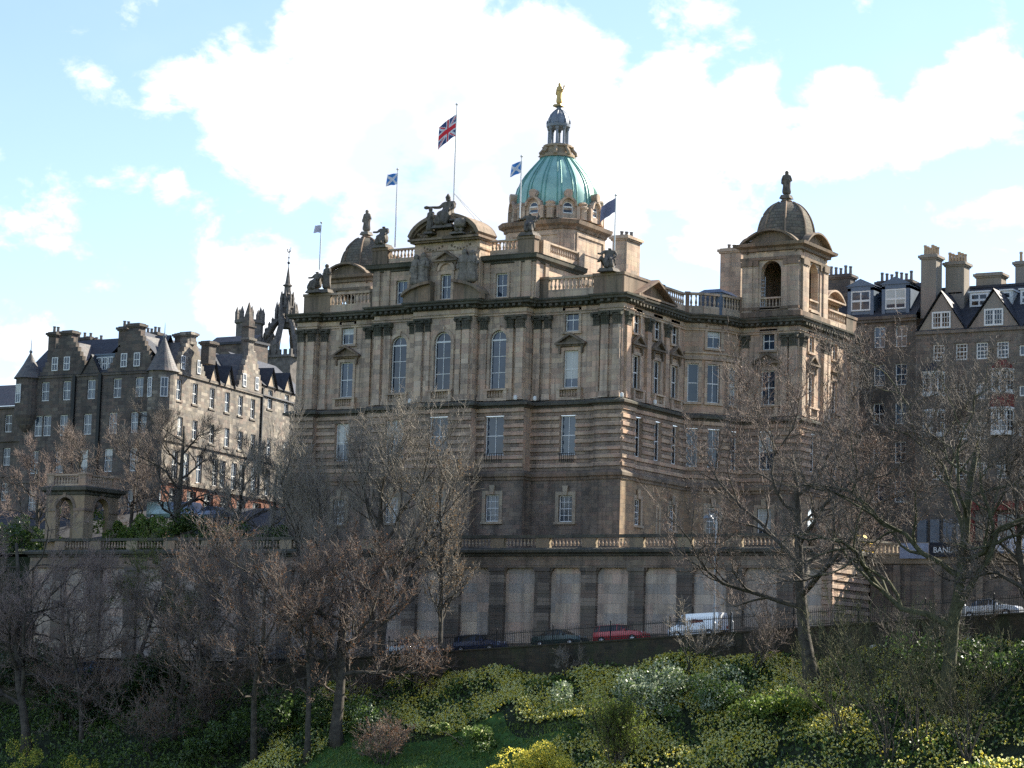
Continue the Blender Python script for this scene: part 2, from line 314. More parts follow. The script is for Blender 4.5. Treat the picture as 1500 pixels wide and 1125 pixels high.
# ------------------------------------------------------------------ mesh tools
class Fr:
    """a wall's own frame: a runs along it, d stands out from it, z is up"""
    def __init__(s, o, a, n): s.o, s.a, s.n = o, a, n
    def __call__(s, p):
        a, d, z = p
        return (s.o[0] + s.a[0] * a + s.n[0] * d, s.o[1] + s.a[1] * a + s.n[1] * d, z)
class Mesh:
    def __init__(s): s.v, s.f, s.mi, s.cur, s.T = [], [], [], 0, None
    def add(s, vs, fs):
        o = len(s.v)
        s.v.extend([s.T(p) for p in vs] if s.T else [tuple(p) for p in vs])
        for f in fs: s.f.append(tuple(i + o for i in f)); s.mi.append(s.cur)
        return s
    def box(s, x0, x1, y0, y1, z0, z1):
        return s.add([(x0,y0,z0),(x1,y0,z0),(x1,y1,z0),(x0,y1,z0),(x0,y0,z1),(x1,y0,z1),(x1,y1,z1),(x0,y1,z1)],
                     [(0,3,2,1),(4,5,6,7),(0,1,5,4),(1,2,6,5),(2,3,7,6),(3,0,4,7)])
    def quad(s, a, b, c, d): return s.add([a, b, c, d], [(0, 1, 2, 3)])
    def frustum(s, cx, cy, z0, z1, w0, d0, w1, d1):
        a, b, c, d = w0/2, d0/2, w1/2, d1/2
        return s.add([(cx-a,cy-b,z0),(cx+a,cy-b,z0),(cx+a,cy+b,z0),(cx-a,cy+b,z0),(cx-c,cy-d,z1),(cx+c,cy-d,z1),(cx+c,cy+d,z1),(cx-c,cy+d,z1)],
                     [(0,3,2,1),(4,5,6,7),(0,1,5,4),(1,2,6,5),(2,3,7,6),(3,0,4,7)])
    def lathe(s, prof, cx, cy, n=16, cap=True, a0=0., rfun=None):
        vs, fs = [], []
        for r, z in prof:
            for k in range(n):
                t = a0 + 2 * math.pi * k / n
                rr = r * (rfun(k, n) if rfun else 1)
                vs.append((cx + rr * math.cos(t), cy + rr * math.sin(t), z))
        for i in range(len(prof) - 1):
            for k in range(n):
                k2 = (k + 1) % n
                fs.append((i*n+k, i*n+k2, (i+1)*n+k2, (i+1)*n+k))
        if cap: fs.append(tuple(range(n))[::-1]); fs.append(tuple((len(prof)-1)*n + k for k in range(n)))
        return s.add(vs, fs)
    def tube(s, pts, rad, n=6, cap=True):
        pts = [Vector(p) for p in pts]
        if isinstance(rad, (int, float)): rad = [rad] * len(pts)
        vs, fs = [], []
        for i, p in enumerate(pts):
            d = (pts[min(i+1, len(pts)-1)] - pts[max(i-1, 0)]).normalized()
            u = d.cross(Vector((0, 0, 1)) if abs(d.z) < .9 else Vector((1, 0, 0))).normalized(); w = d.cross(u)
            for k in range(n):
                t = 2 * math.pi * k / n
                q = p + (u * math.cos(t) + w * math.sin(t)) * rad[i]; vs.append(tuple(q))
        for i in range(len(pts) - 1):
            for k in range(n):
                k2 = (k + 1) % n
                fs.append((i*n+k, i*n+k2, (i+1)*n+k2, (i+1)*n+k))
        if cap: fs.append(tuple(range(n))[::-1]); fs.append(tuple((len(pts)-1)*n + k for k in range(n)))
        return s.add(vs, fs)
    def prism(s, poly, d0, d1):
        """poly in (a, z) pulled from depth d0 to d1, in a wall frame"""
        n = len(poly)
        vs = [(a, d0, z) for a, z in poly] + [(a, d1, z) for a, z in poly]
        fs = [tuple(range(n)), tuple(range(2*n-1, n-1, -1))] + [(i, i+n, (i+1) % n + n, (i+1) % n) for i in range(n)]
        return s.add(vs, fs)
    def sweep(s, line, prof, closed=False):
        """moulding: profile of (out, z) swept round a plan line (outside on the right hand), mitred"""
        n = len(line); nd = []
        for i in range(n):
            def dirn(a, b):
                d = (line[b][0]-line[a][0], line[b][1]-line[a][1]); l = math.hypot(*d) or 1; return (d[1]/l, -d[0]/l)
            if closed: n1, n2 = dirn((i-1) % n, i), dirn(i, (i+1) % n)
            else:
                n1 = dirn(max(i-1, 0), max(i-1, 0)+1); n2 = dirn(min(i, n-2), min(i, n-2)+1)
            k = 1 + n1[0]*n2[0] + n1[1]*n2[1]
            k = max(k, .25)
            nd.append(((n1[0]+n2[0])/k, (n1[1]+n2[1])/k))
        vs, fs = [], []; m = len(prof)
        for i in range(n):
            for d, z in prof: vs.append((line[i][0]+nd[i][0]*d, line[i][1]+nd[i][1]*d, z))
        for i in range(n if closed else n-1):
            j = (i+1) % n
            for k in range(m-1): fs.append((i*m+k, j*m+k, j*m+k+1, i*m+k+1))
        if not closed: fs.append(tuple(range(m))); fs.append(tuple((n-1)*m + k for k in range(m))[::-1])
        return s.add(vs, fs)
    def build(s, name, mats, parent=None, smooth=False, kind=None):
        me = bpy.data.meshes.new(name); me.from_pydata(s.v, [], s.f)
        for m in (mats if isinstance(mats, (list, tuple)) else [mats]): me.materials.append(MT[m] if isinstance(m, str) else m)
        me.polygons.foreach_set('material_index', s.mi)
        if smooth: me.polygons.foreach_set('use_smooth', [True] * len(s.f))
        me.update()
        o = bpy.data.objects.new(name, me); COL.objects.link(o)
        if parent: o.parent = parent
        if kind: o['kind'] = kind
        return o
def place(o, parent):
    """parent o keeping its world position (every parent here is an unrotated, unscaled empty or a mesh at the origin)"""
    o.parent = parent; off = Vector((0, 0, 0)); p = parent
    while p: off += p.location; p = p.parent
    o.location = -off
    return o
def thing(name, label, cat, loc=(0, 0, 0), group=None, rz=0.):
    o = bpy.data.objects.new(name, None); COL.objects.link(o); o.location = loc; o.rotation_euler = (0, 0, rz)
    o['label'] = label; o['category'] = cat
    if group: o['group'] = group
    return o
def tag(o, label, cat, group=None):
    o['label'] = label; o['category'] = cat
    if group: o['group'] = group
    return o

# ------------------------------------------------------------------ building tools
def wall(m, fr, a0, a1, z0, z1, d, ops=(), reveal=.3):
    """flat wall with real openings (a0, a1, z0, z1, arched) and their reveals"""
    m.T = fr
    ops = [o for o in ops if o[0] < a1 - .01 and o[1] > a0 + .01 and o[2] < z1 - .01 and o[3] > z0 + .01]
    A = sorted(set([a0, a1] + [min(max(v, a0), a1) for o in ops for v in o[:2]])); Z = sorted(set([z0, z1] + [min(max(v, z0), z1) for o in ops for v in o[2:4]]))
    for i in range(len(A)-1):
        for j in range(len(Z)-1):
            ca, cz = (A[i]+A[i+1])/2, (Z[j]+Z[j+1])/2
            if any(o[0] < ca < o[1] and o[2] < cz < o[3] for o in ops): continue
            m.quad((A[i], d, Z[j]), (A[i+1], d, Z[j]), (A[i+1], d, Z[j+1]), (A[i], d, Z[j+1]))
    for o in ops:
        b0, b1, y0, y1 = max(o[0], a0), min(o[1], a1), max(o[2], z0), min(o[3], z1); r = d - reveal
        if len(o) > 4 and o[4] and o[3] <= z1 + .01:
            rad = (o[1]-o[0])/2; zs = o[3]-rad; c = (o[0]+o[1])/2; K = 14
            arc = [(c + rad*math.cos(math.pi*k/K), zs + rad*math.sin(math.pi*k/K)) for k in range(K+1)]
            for k in range(K):
                p, q = arc[k], arc[k+1]; cn = (o[1] if k < K/2 else o[0], o[3])
                m.add([(cn[0], d, cn[1]), (p[0], d, p[1]), (q[0], d, q[1])], [(0, 1, 2)])
                m.quad((p[0], d, p[1]), (p[0], r, p[1]), (q[0], r, q[1]), (q[0], d, q[1]))
            y1 = max(zs, y0)
        else:
            if o[3] <= z1 + .01: m.quad((b0, d, y1), (b0, r, y1), (b1, r, y1), (b1, d, y1))
        if o[2] >= z0 - .01: m.quad((b0, d, y0), (b1, d, y0), (b1, r, y0), (b0, r, y0))
        m.quad((b0, d, y0), (b0, r, y0), (b0, r, y1), (b0, d, y1)); m.quad((b1, d, y0), (b1, d, y1), (b1, r, y1), (b1, r, y0))
    m.T = None
def banded(m, fr, a0, a1, z0, z1, d, ops=(), n=8, reveal=.3, rough=None):
    """channelled courses: each course swells out and rolls back under the next"""
    h = (z1 - z0)/n; m.T = fr
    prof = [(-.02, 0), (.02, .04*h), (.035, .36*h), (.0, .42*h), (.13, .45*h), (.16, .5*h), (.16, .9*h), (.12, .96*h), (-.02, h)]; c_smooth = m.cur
    for c in range(n):
        zb = z0 + c*h
        segs = [(a0, a1)]
        for o in ops:
            if o[2] < zb + h*.6 and o[3] > zb + h*.4:
                ns = []
                for s0, s1 in segs:
                    if o[1] <= s0 or o[0] >= s1: ns.append((s0, s1)); continue
                    if o[0] > s0: ns.append((s0, o[0]))
                    if o[1] < s1: ns.append((o[1], s1))
                segs = ns
        for s0, s1 in segs:
            for k in range(len(prof)-1):
                (d1, y1), (d2, y2) = prof[k], prof[k+1]
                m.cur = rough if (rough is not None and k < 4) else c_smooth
                m.quad((s0, d+d1, zb+y1), (s1, d+d1, zb+y1), (s1, d+d2, zb+y2), (s0, d+d2, zb+y2))
            m.cur = c_smooth
            for sx in (s0, s1): m.add([(sx, d+q[0], zb+q[1]) for q in prof] + [(sx, d-reveal, zb+h), (sx, d-reveal, zb)], [tuple(range(len(prof)+2))])
    m.T = None
WR = random.Random(77)
def window(fr, a0, a1, z0, z1, d, par, arch=False, cols=2, bars=(.5,), rd=.22, fw=.09, bw=.055, glass='glass', frame='white', rail=True, off=(0,0,0)):
    """sash window: white frame and glazing bars as one mesh, its glass a child"""
    m = Mesh(); m.T = fr; b = d - rd; f = b + .07
    rad = (a1-a0)/2; zs = z1 - rad if arch else z1; c = (a0+a1)/2
    m.box(a0, a0+fw, b, f, z0, zs); m.box(a1-fw, a1, b, f, z0, zs); m.box(a0+fw, a1-fw, b, f+.03, z0, z0+fw*1.1)
    if arch:
        K = 14
        for k in range(K):
            t0, t1 = math.pi*k/K, math.pi*(k+1)/K
            P = [(c+r_*math.cos(t), zs+r_*math.sin(t)) for t in (t0, t1) for r_ in (rad, rad-fw)]
            m.prism([P[0], P[2], P[3], P[1]], b, f)
        m.box(a0+fw, a1-fw, b, f+.02, zs-.07, zs+.07)
    else: m.box(a0+fw, a1-fw, b, f, z1-fw, z1)
    for k in range(1, cols):
        ax = a0 + (a1-a0)*k/cols; m.box(ax-bw/2, ax+bw/2, b+.01, f-.01, z0+fw, (z1 if arch else z1-fw)-.02)
    for i, t in enumerate(bars):
        zz = z0 + (zs-z0)*t; w = bw*(1.5 if rail and abs(t-.5) < .02 else 1)
        m.box(a0+fw, a1-fw, b+.005, f-.005, zz-w/2, zz+w/2)
    w = m.build('window', frame)
    p = Mesh(); p.T = fr; e = b + .02
    if arch:
        K = 14; pts = [(a0, e, z0), (a1, e, z0)] + [(c+rad*math.cos(math.pi*k/K), e, zs+rad*math.sin(math.pi*k/K)) for k in range(K+1)]
        p.add(pts, [tuple(range(len(pts)))])
    else: p.quad((a0, e, z0), (a1, e, z0), (a1, e, z1), (a0, e, z1))
    po = p.build('pane', glass, w)
    if not arch and glass in ('glass', 'glass_pale') and (z1-z0) > 1.5 and WR.random() < .2:
        q = WR.choice((.3, .45, .55, .75)); bl_ = Mesh(); bl_.T = fr; zz = z1-(z1-z0)*q; bl_.quad((a0+fw*.9, e+.006, zz), (a1-fw*.9, e+.006, zz), (a1-fw*.9, e+.006, z1-fw*.9), (a0+fw*.9, e+.006, z1-fw*.9)); bl_.build('blind', 'blind', w)
    if par: place(w, par)
    return w
def surround(m, fr, a0, a1, z0, z1, d, w=.22, t=.08, sill=True, arch=False, key=False):
    m.T = fr
    if arch:
        rad = (a1-a0)/2; zs = z1-rad; c = (a0+a1)/2; K = 16
        for k in range(K):
            t0, t1 = math.pi*k/K, math.pi*(k+1)/K
            P = [(c+r_*math.cos(q), zs+r_*math.sin(q)) for q in (t0, t1) for r_ in (rad+w, rad+.003)]
            m.prism([P[0], P[2], P[3], P[1]], d+.003, d+t)
        m.box(a0-w, a0-.003, d+.003, d+t, z0, zs); m.box(a1+.003, a1+w, d+.003, d+t, z0, zs)
        m.prism([(c-.14, z1+.01), (c+.14, z1+.01), (c+.2, z1+w+.16), (c-.2, z1+w+.16)], d+t, d+t+.1)
    else:
        m.box(a0-w, a0-.003, d+.003, d+t, z0, z1); m.box(a1+.003, a1+w, d+.003, d+t, z0, z1); m.box(a0-w, a1+w, d+.003, d+t, z1+.003, z1+w)
        if key: c = (a0+a1)/2; m.prism([(c-.17, z1+.01), (c+.17, z1+.01), (c+.27, z1+w+.5), (c-.27, z1+w+.5)], d+t, d+t+.13)
    if sill: m.box(a0-w-.06, a1+w+.06, d+.003, d+t+.12, z0-.2, z0-.003)
    m.T = None
def surr(w, *a, mat='stone_up', **k):
    m = Mesh(); surround(m, *a, **k); return m.build('window_surround', mat, w)
def pediment(m, fr, c, w, z0, h, d, t=.45, seg=False):
    """window pediment: cornice slab, sunk tympanum, raking or segmental top"""
    m.T = fr
    m.box(c-w/2, c+w/2, d+.003, d+t, z0, z0+.16)
    m.box(c-w/2+.12, c+w/2-.12, d+.003, d+t*.55, z0-.14, z0)
    th = .17
    if seg:
        K = 12; rr = ((w/2)**2 + h*h)/(2*h); cz = z0+.16+h-rr; an = math.asin(min(1, (w/2)/rr))
        for k in range(K):
            t0 = -an+2*an*k/K; t1 = -an+2*an*(k+1)/K
            P = [(c+(rr-e)*math.sin(q), max(cz+(rr-e)*math.cos(q), z0+.16)) for q in (t0, t1) for e in (0, th)]
            m.prism([P[0], P[2], P[3], P[1]], d+.003, d+t)
        m.prism([(c+(rr-th)*math.sin(-an+2*an*k/K)*.94, max(z0+.16, cz+(rr-th)*math.cos(-an+2*an*k/K)-.02)) for k in range(K+1)], d+.003, d+.1)
    else:
        for sgn in (-1, 1):
            m.prism([(c+sgn*w/2, z0+.16), (c+sgn*(w/2-.3), z0+.16), (c, z0+.16+h-th-.03), (c, z0+.16+h)], d+.003, d+t)
        m.prism([(c-w/2+.32, z0+.161), (c+w/2-.32, z0+.161), (c, z0+h-.03)], d+.003, d+.1)
    for sgn in (-1, 1): m.prism([(c+sgn*(w/2-.25), z0-.14), (c+sgn*(w/2-.5), z0-.14), (c+sgn*(w/2-.45), z0-.75), (c+sgn*(w/2-.32), z0-.75)], d+.003, d+.26)
    m.T = None
BAL = [(.07,0),(.07,.08),(.05,.1),(.085,.24),(.09,.34),(.055,.56),(.04,.74),(.065,.82),(.07,.9),(.07,1)]
def balustrade(m, fr, a0, a1, z0, z1, d, t=.28, step=.3, n=6, rails=True, fat=1.0):
    """plinth, turned balusters and coping"""
    m.T = None
    h = z1-z0; pb, ct = .16*h, .15*h
    if rails:
        m.T = fr; m.box(a0, a1, d-t/2, d+t/2, z0, z0+pb); m.box(a0, a1, d-t/2-.06, d+t/2+.06, z1-ct, z1); m.T = None
    k = max(1, int(round((a1-a0)/step))); st = (a1-a0)/k
    for i in range(k):
        x, y, _ = fr((a0+st*(i+.5), d, 0))
        m.lathe([(r*fat, z0+pb+(h-pb-ct)*q) for r, q in BAL], x, y, n, cap=False)
def pilaster(fr, a, w, d, z0, z1, proj, par, cap=1.1, base=.55, mats=('stone', 'soot')):
    """pilaster shaft with moulded base and leafy capital"""
    m = Mesh(); m.T = fr
    m.box(a-w/2-.1, a+w/2+.1, d, d+proj+.1, z0, z0+base*.55); m.box(a-w/2-.05, a+w/2+.05, d, d+proj+.05, z0+base*.55, z0+base)
    m.box(a-w/2, a+w/2, d, d+proj, z0+base, z1-cap)
    m.cur = 1
    def fl(w0, p0, w1, p1, y0, y1):
        m.add([(a-w0/2, d, y0), (a+w0/2, d, y0), (a+w0/2, d+p0, y0), (a-w0/2, d+p0, y0), (a-w1/2, d, y1), (a+w1/2, d, y1), (a+w1/2, d+p1, y1), (a-w1/2, d+p1, y1)],
              [(0,1,2,3),(4,5,6,7),(0,1,5,4),(1,2,6,5),(2,3,7,6),(3,0,4,7)])
    c0 = z1-cap
    m.box(a-w/2-.04, a+w/2+.04, d, d+proj+.04, c0-.06, c0+.04)
    fl(w, proj, w*1.12, proj+.06, c0+.04, c0+cap*.8); fl(w*1.42, proj+.2, w*1.5, proj+.24, c0+cap*.84, z1)
    for row, (zz, hh, k) in enumerate(((c0+.06, cap*.34, 3), (c0+cap*.3, cap*.36, 4))):
        for i in range(k):
            ax = a + w*.95*((i+.5)/k-.5); lw = w/k*.8
            e = proj+.02+row*.03
            m.add([(ax-lw/2, d+e, zz), (ax+lw/2, d+e, zz), (ax+lw*.45, d+e+.1, zz+hh*.75), (ax-lw*.45, d+e+.1, zz+hh*.75), (ax, d+e+.2, zz+hh), (ax, d+e, zz+hh*1.02)],
                  [(0,1,2,3),(3,2,4),(2,5,4),(5,3,4),(1,5,2),(0,3,5)])
    for sg in (-1, 1):
        ax = a+sg*w*.58
        m.add([(ax-.1, d, c0+cap*.6), (ax+.1, d, c0+cap*.6), (ax+.1, d+proj+.2, c0+cap*.66), (ax-.1, d+proj+.2, c0+cap*.66), (ax-.12, d, c0+cap*.84), (ax+.12, d, c0+cap*.84), (ax+.12, d+proj+.27, c0+cap*.84), (ax-.12, d+proj+.27, c0+cap*.84)],
              [(0,1,2,3),(4,5,6,7),(0,1,5,4),(1,2,6,5),(2,3,7,6),(3,0,4,7)])
    o = m.build('pilaster', mats)
    return place(o, par)
def figure(name, joints, edges, mat, par=None, loc=(0, 0, 0), sc=1., rz=0., sub=2, extra=None):
    """one continuous carved body grown from a skeleton"""
    me = bpy.data.meshes.new(name)
    me.from_pydata([Vector(j[:3])*sc for j in joints], edges, [])
    o = bpy.data.objects.new(name, me); COL.objects.link(o)
    sk = o.modifiers.new('skin', 'SKIN'); sk.use_smooth_shade = True
    for i, j in enumerate(joints):
        r = j[3]*sc; r2 = (j[4] if len(j) > 4 else j[3])*sc
        me.skin_vertices[0].data[i].radius = (r, r2)
        me.skin_vertices[0].data[i].use_root = (i == 0)
    ss = o.modifiers.new('sub', 'SUBSURF'); ss.levels = ss.render_levels = sub+1
    dg = bpy.context.evaluated_depsgraph_get(); dg.update()
    nm = bpy.data.meshes.new_from_object(o.evaluated_get(dg))
    bpy.data.objects.remove(o)
    if extra:
        mm = Mesh(); extra(mm)
        b = bmesh.new(); b.from_mesh(nm); tm = bpy.data.meshes.new('x'); tm.from_pydata(mm.v, [], mm.f); b.from_mesh(tm); b.to_mesh(nm); b.free()
    for v in nm.vertices:            # drapery folds
        if v.co.z < .8*sc:
            a = math.atan2(v.co.y, v.co.x); q = 1+.13*math.sin(9*a+v.co.z/sc*4)*(1-v.co.z/sc)+.05*math.sin(17*a-v.co.z/sc*9); v.co.x *= q; v.co.y *= q
    nm.materials.clear(); nm.materials.append(MT[mat])
    nm.polygons.foreach_set('use_smooth', [True]*len(nm.polygons))
    q = bpy.data.objects.new(name, nm); COL.objects.link(q); q.location = loc; q.rotation_euler = (0, 0, rz)
    if par: place(q, par); q.location = Vector(q.location)+Vector(loc)
    return q
# robed standing figure, one hand raised to the breast; about 1.0 tall, facing -Y
STAND = [(0,0,.48,.155,.13),(0,0,.26,.17,.15),(.0,0,.02,.19,.17),(0,.01,.62,.125,.1),(0,.01,.74,.14,.105),(0,.0,.84,.055),(0,-.01,.925,.1,.11),
         (.115,.01,.77,.065),(.17,0,.6,.055),(.07,-.13,.6,.04),(-.115,.01,.77,.065),(-.17,.02,.6,.055),(-.16,-.05,.44,.04),(0,-.012,1.0,.03)]
STAND_E = [(0,1),(1,2),(0,3),(3,4),(4,5),(5,6),(4,7),(7,8),(8,9),(4,10),(10,11),(11,12),(6,13)]
# seated robed figure on a block, one arm out; about 1.0 tall
SIT = [(0,.05,.38,.2,.18),(0,.05,.58,.15,.12),(0,.04,.74,.18,.12),(0,.02,.82,.065),(0,0,.91,.115,.12),(.09,-.22,.38,.13),(.1,-.3,.05,.12),(-.09,-.22,.36,.13),(-.1,-.27,.05,.12),
       (.2,.04,.76,.065),(.27,-.05,.6,.055),(.2,-.22,.5,.045),(-.2,.04,.76,.065),(-.32,-.02,.66,.05),(-.44,-.12,.66,.04),(0,.1,.12,.26)]
SIT_E = [(0,1),(1,2),(2,3),(3,4),(0,5),(5,6),(0,7),(7,8),(2,9),(9,10),(10,11),(2,12),(12,13),(13,14),(0,15)]
FRONT = Fr((0, 0), (1, 0), (0, -1))

# ================================================================== THE DOMED BANK BUILDING
XA = -16.75
FM = Fr((2*XA, 0), (-1, 0), (0, -1))
SIDE = Fr((0, 0), (0, 1), (1, 0)); SIDEM = Fr((2*XA, 0), (0, 1), (-1, 0))
BOWP = [(0, 11.8), (1.4, 12.6), (2.75, 14.4), (3.2, 16.7)]
def facet(p, q):
    l = math.hypot(q[0]-p[0], q[1]-p[1]); a = ((q[0]-p[0])/l, (q[1]-p[1])/l)
    return Fr(p, a, (a[1], -a[0])), l
RH = [(XA+3.1, -2.2), (XA+3.1, -1.3), (-8.85, -1.3), (-8.85, 0), (-1.75, 0), (-1.75, -.55), (.3, -.55), (.3, 1.2), (0, 1.2)] + BOWP + [(8.94, 16.7), (8.94, 30.3), (5.5, 30.3), (5.5, 44)]
def mirror(p): return (2*XA-p[0], p[1])
PLAN = [mirror(p) for p in RH[::-1]] + RH
bank = thing('bank_building', 'large domed sandstone bank palace with green copper dome above the terrace wall', 'building')
Z0, ZB, ZB2, ZS, ZS2, ZP, ZF, ZC = 10.5, 17.2, 18.0, 23.5, 24.2, 31.65, 32.5, 33.1
UP = {'c': [(XA-.87, XA+.87, 25.2, 30.4, True)], 's': [(-12.36, -10.70, 25.2, 30.4, True)], 'w': [(-5.65, -4.2, 25.25, 28.5), (-5.6, -4.25, 30.15, 32.2)]}
FI = {'c': [(XA-.98, XA+.98, 19.375, 22.812)], 's': [(-12.5, -10.55, 19.375, 22.812)], 'w': [(-5.7, -4.15, 19.375, 22.812)]}
GR = {'c': [(XA-.75, XA+.75, 13.6, 15.95)], 's': [(-12.2, -10.8, 13.6, 15.95)], 'w': [(-5.6, -4.25, 13.6, 15.9)]}
SU = [(y-.62, y+.62, 25.2, 28.2) for y in (2.6, 6.45, 9.8)] + [(y-.6, y+.6, 30.1, 32.0) for y in (2.6, 6.45, 9.8)]
SF = [(y-.62, y+.62, 19.375, 22.812) for y in (2.7, 6.3, 9.6)]
SG = [(y-.55, y+.55, 13.5, 15.75) for y in (2.75, 9.2)]
TU = [(5.4, 6.6, 30.25, 31.9), (5.3, 6.7, 25.25, 28.4)]; TF = [(5.25, 6.75, 19.375, 22.812)]; TG = [(5.3, 6.7, 13.5, 15.9)]
TSU = [(y-.52, y+.52, 30.25, 31.9) for y in (19.4, 24.7)] + [(y-.6, y+.6, 25.25, 28.3) for y in (19.4, 24.7)]
TSF = [(y-.6, y+.6, 19.375, 22.812) for y in (19.4, 24.7)]; TSG = [(18.4, 20.4, 11, 16.2, True), (23.7, 25.7, 11, 16.2, True)]
LO = .3
# (frame, a0, a1, d, upper, first, ground openings, warm side?)
SEG = [(FRONT, XA-3.1, XA+3.1, 2.2, UP['c'], FI['c'], GR['c'], 0)]
for fr in (FRONT, FM):
    SEG += [(fr, XA+3.1, -8.85, 1.3, UP['s'], FI['s'], GR['s'], 0), (fr, -8.85, -1.75, 0, UP['w'], FI['w'], GR['w'], 0), (fr, -1.75, .3, .55, [], [], [], 0),
            (fr, 3.2, 8.94, -16.7, TU, TF, TG, 0)]
SEG += [(SIDE, 1.2, 11.8, 0, SU, SF, SG, 1), (SIDE, -.55, 1.2, .3, [], [], [], 1), (SIDE, 16.7, 30.3, 8.94, TSU, TSF, TSG, 1), (SIDE, 30.3, 44, 5.5, [], [], [], 1),
        (SIDEM, 1.2, 11.8, 0, [], [], [], 1), (SIDEM, -.55, 1.2, .3, [], [], [], 1), (SIDEM, 16.7, 30.3, 8.94, [], [], [], 1)]
BOW = []
for i in range(3):
    fr, l = facet(BOWP[i], BOWP[i+1]); c = l/2; ww = (.5, .62, .55)[i]
    fu = [(c-ww, c+ww, 25.2, 28.7)] + ([(c-.68, c+.68, 30.15, 32.2)] if i == 1 else [])
    SEG.append((fr, 0, l, 0, fu, [(c-ww, c+ww, 19.375, 22.812)], [(c-ww, c+ww, 13.3, 15.8)] if i == 1 else [], 2)); BOW.append((fr, l))
mu, mf, mg, mr = Mesh(), Mesh(), Mesh(), Mesh()
ST = {0: 0, 1: 1, 2: 1}
CVX = {}
for fr in (FRONT, FM): CVX.update({(id(fr), 2.2): (LO, LO), (id(fr), 1.3): (0, LO), (id(fr), .55): (LO, LO), (id(fr), -16.7): (0, LO)})
for fr in (SIDE, SIDEM): CVX.update({(id(fr), .3): (LO, LO), (id(fr), 8.94): (LO, LO)})
for fr, a0, a1, d, u, f, g, warm in SEG:
    mu.cur = mf.cur = mg.cur = ST[warm]
    wall(mu, fr, a0, a1, ZS2, ZF, d, u, .32)
    lo = LO
    c0, c1 = CVX.get((id(fr), d), (.12, .12) if warm == 2 else (0, 0))
    e0, e1 = a0-c0, a1+c1
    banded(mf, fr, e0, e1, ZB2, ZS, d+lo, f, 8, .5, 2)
    g0, g1 = (a0-c0-(.08 if c0 == LO else 0), a1+c1+(.08 if c1 == LO else 0))
    wall(mg, fr, g0, g1, Z0, ZB, d+lo+.08, g, .42)
# returns between the stepped planes
def inset(line, e):
    m = Mesh(); m.sweep(line, [(e, 0)]); return [(p[0], p[1]) for p in m.v]
PL = inset(PLAN, LO); PLI = inset(PLAN, LO-.03); PG = inset(PLAN, LO+.08)
for i in range(len(PLAN)-1):
    p, q = PLAN[i], PLAN[i+1]
    if (abs(p[0]-q[0]) < .01 and abs(p[1]-q[1]) < 1.6) or abs(p[1]-q[1]) < .01 and abs(p[0]-q[0]) < .5:
        for m, L_, z0, z1 in ((mu, PLAN, ZS2, ZF), (mf, PLI, ZB2, ZS), (mg, PG, Z0, ZB)):
            m.cur = 0; a, b = L_[i], L_[i+1]
            m.quad((a[0], a[1], z0), (b[0], b[1], z0), (b[0], b[1], z1), (a[0], a[1], z1))
place(mg.build('basement_wall', ['base', 'base_w']), bank)
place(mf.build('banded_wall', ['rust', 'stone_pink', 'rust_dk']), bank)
place(mu.build('upper_wall', ['stone', 'stone_pink']), bank)
# mouldings
m = Mesh()
m.sweep(PL, [(.08, ZB-.02), (.2, ZB), (.22, ZB+.2), (.38, ZB+.3), (.40, ZB+.55), (.1, ZB2), (0, ZB2)])
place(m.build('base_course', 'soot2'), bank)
m = Mesh()
m.sweep(PL, [(0, ZS-.05), (.1, ZS-.02), (.2, ZS+.12), (.5, ZS+.2), (.52, ZS+.38), (.1, ZS2-.12), (-.3, ZS2), (-.3, ZS2+.02)])
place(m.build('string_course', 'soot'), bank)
m = Mesh()
m.sweep(PLAN, [(0, ZP+.02), (.14, ZP+.05), (.16, ZP+.2), (.26, ZP+.26), (.26, ZP+.32), (.1, ZP+.36), (.1, 32.3), (.2, 32.34)])
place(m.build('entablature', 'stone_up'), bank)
m = Mesh()
m.sweep(PLAN, [(.1, 32.36), (.26, 32.4), (.28, 32.62), (.72, 32.7), (.74, 32.86), (.88, 32.95), (.92, ZC), (0, ZC+.12), (-.3, ZC+.12)])
# dentils / modillions under the cornice
def dentils(m, line, d, z0, z1, w=.26, gap=.3, dep=.4):
    for i in range(len(line)-1):
        p, q = line[i], line[i+1]; l = math.hypot(q[0]-p[0], q[1]-p[1])
        if l < .8: continue
        fr, _ = facet(p, q); k = max(1, int(l/(w+gap))); m.T = fr
        for j in range(k):
            c = l*(j+.5)/k; m.box(c-w/2, c+w/2, d, d+dep, z0, z1)
    m.T = None
dentils(m, PLAN, .283, 32.44, 32.64)
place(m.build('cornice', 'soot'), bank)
# ground-line plinth and roof
m = Mesh(); m.add([(p[0], p[1], ZC+.05) for p in PLAN], [tuple(range(len(PLAN)))]); place(m.build('flat_roof', 'lead'), bank)
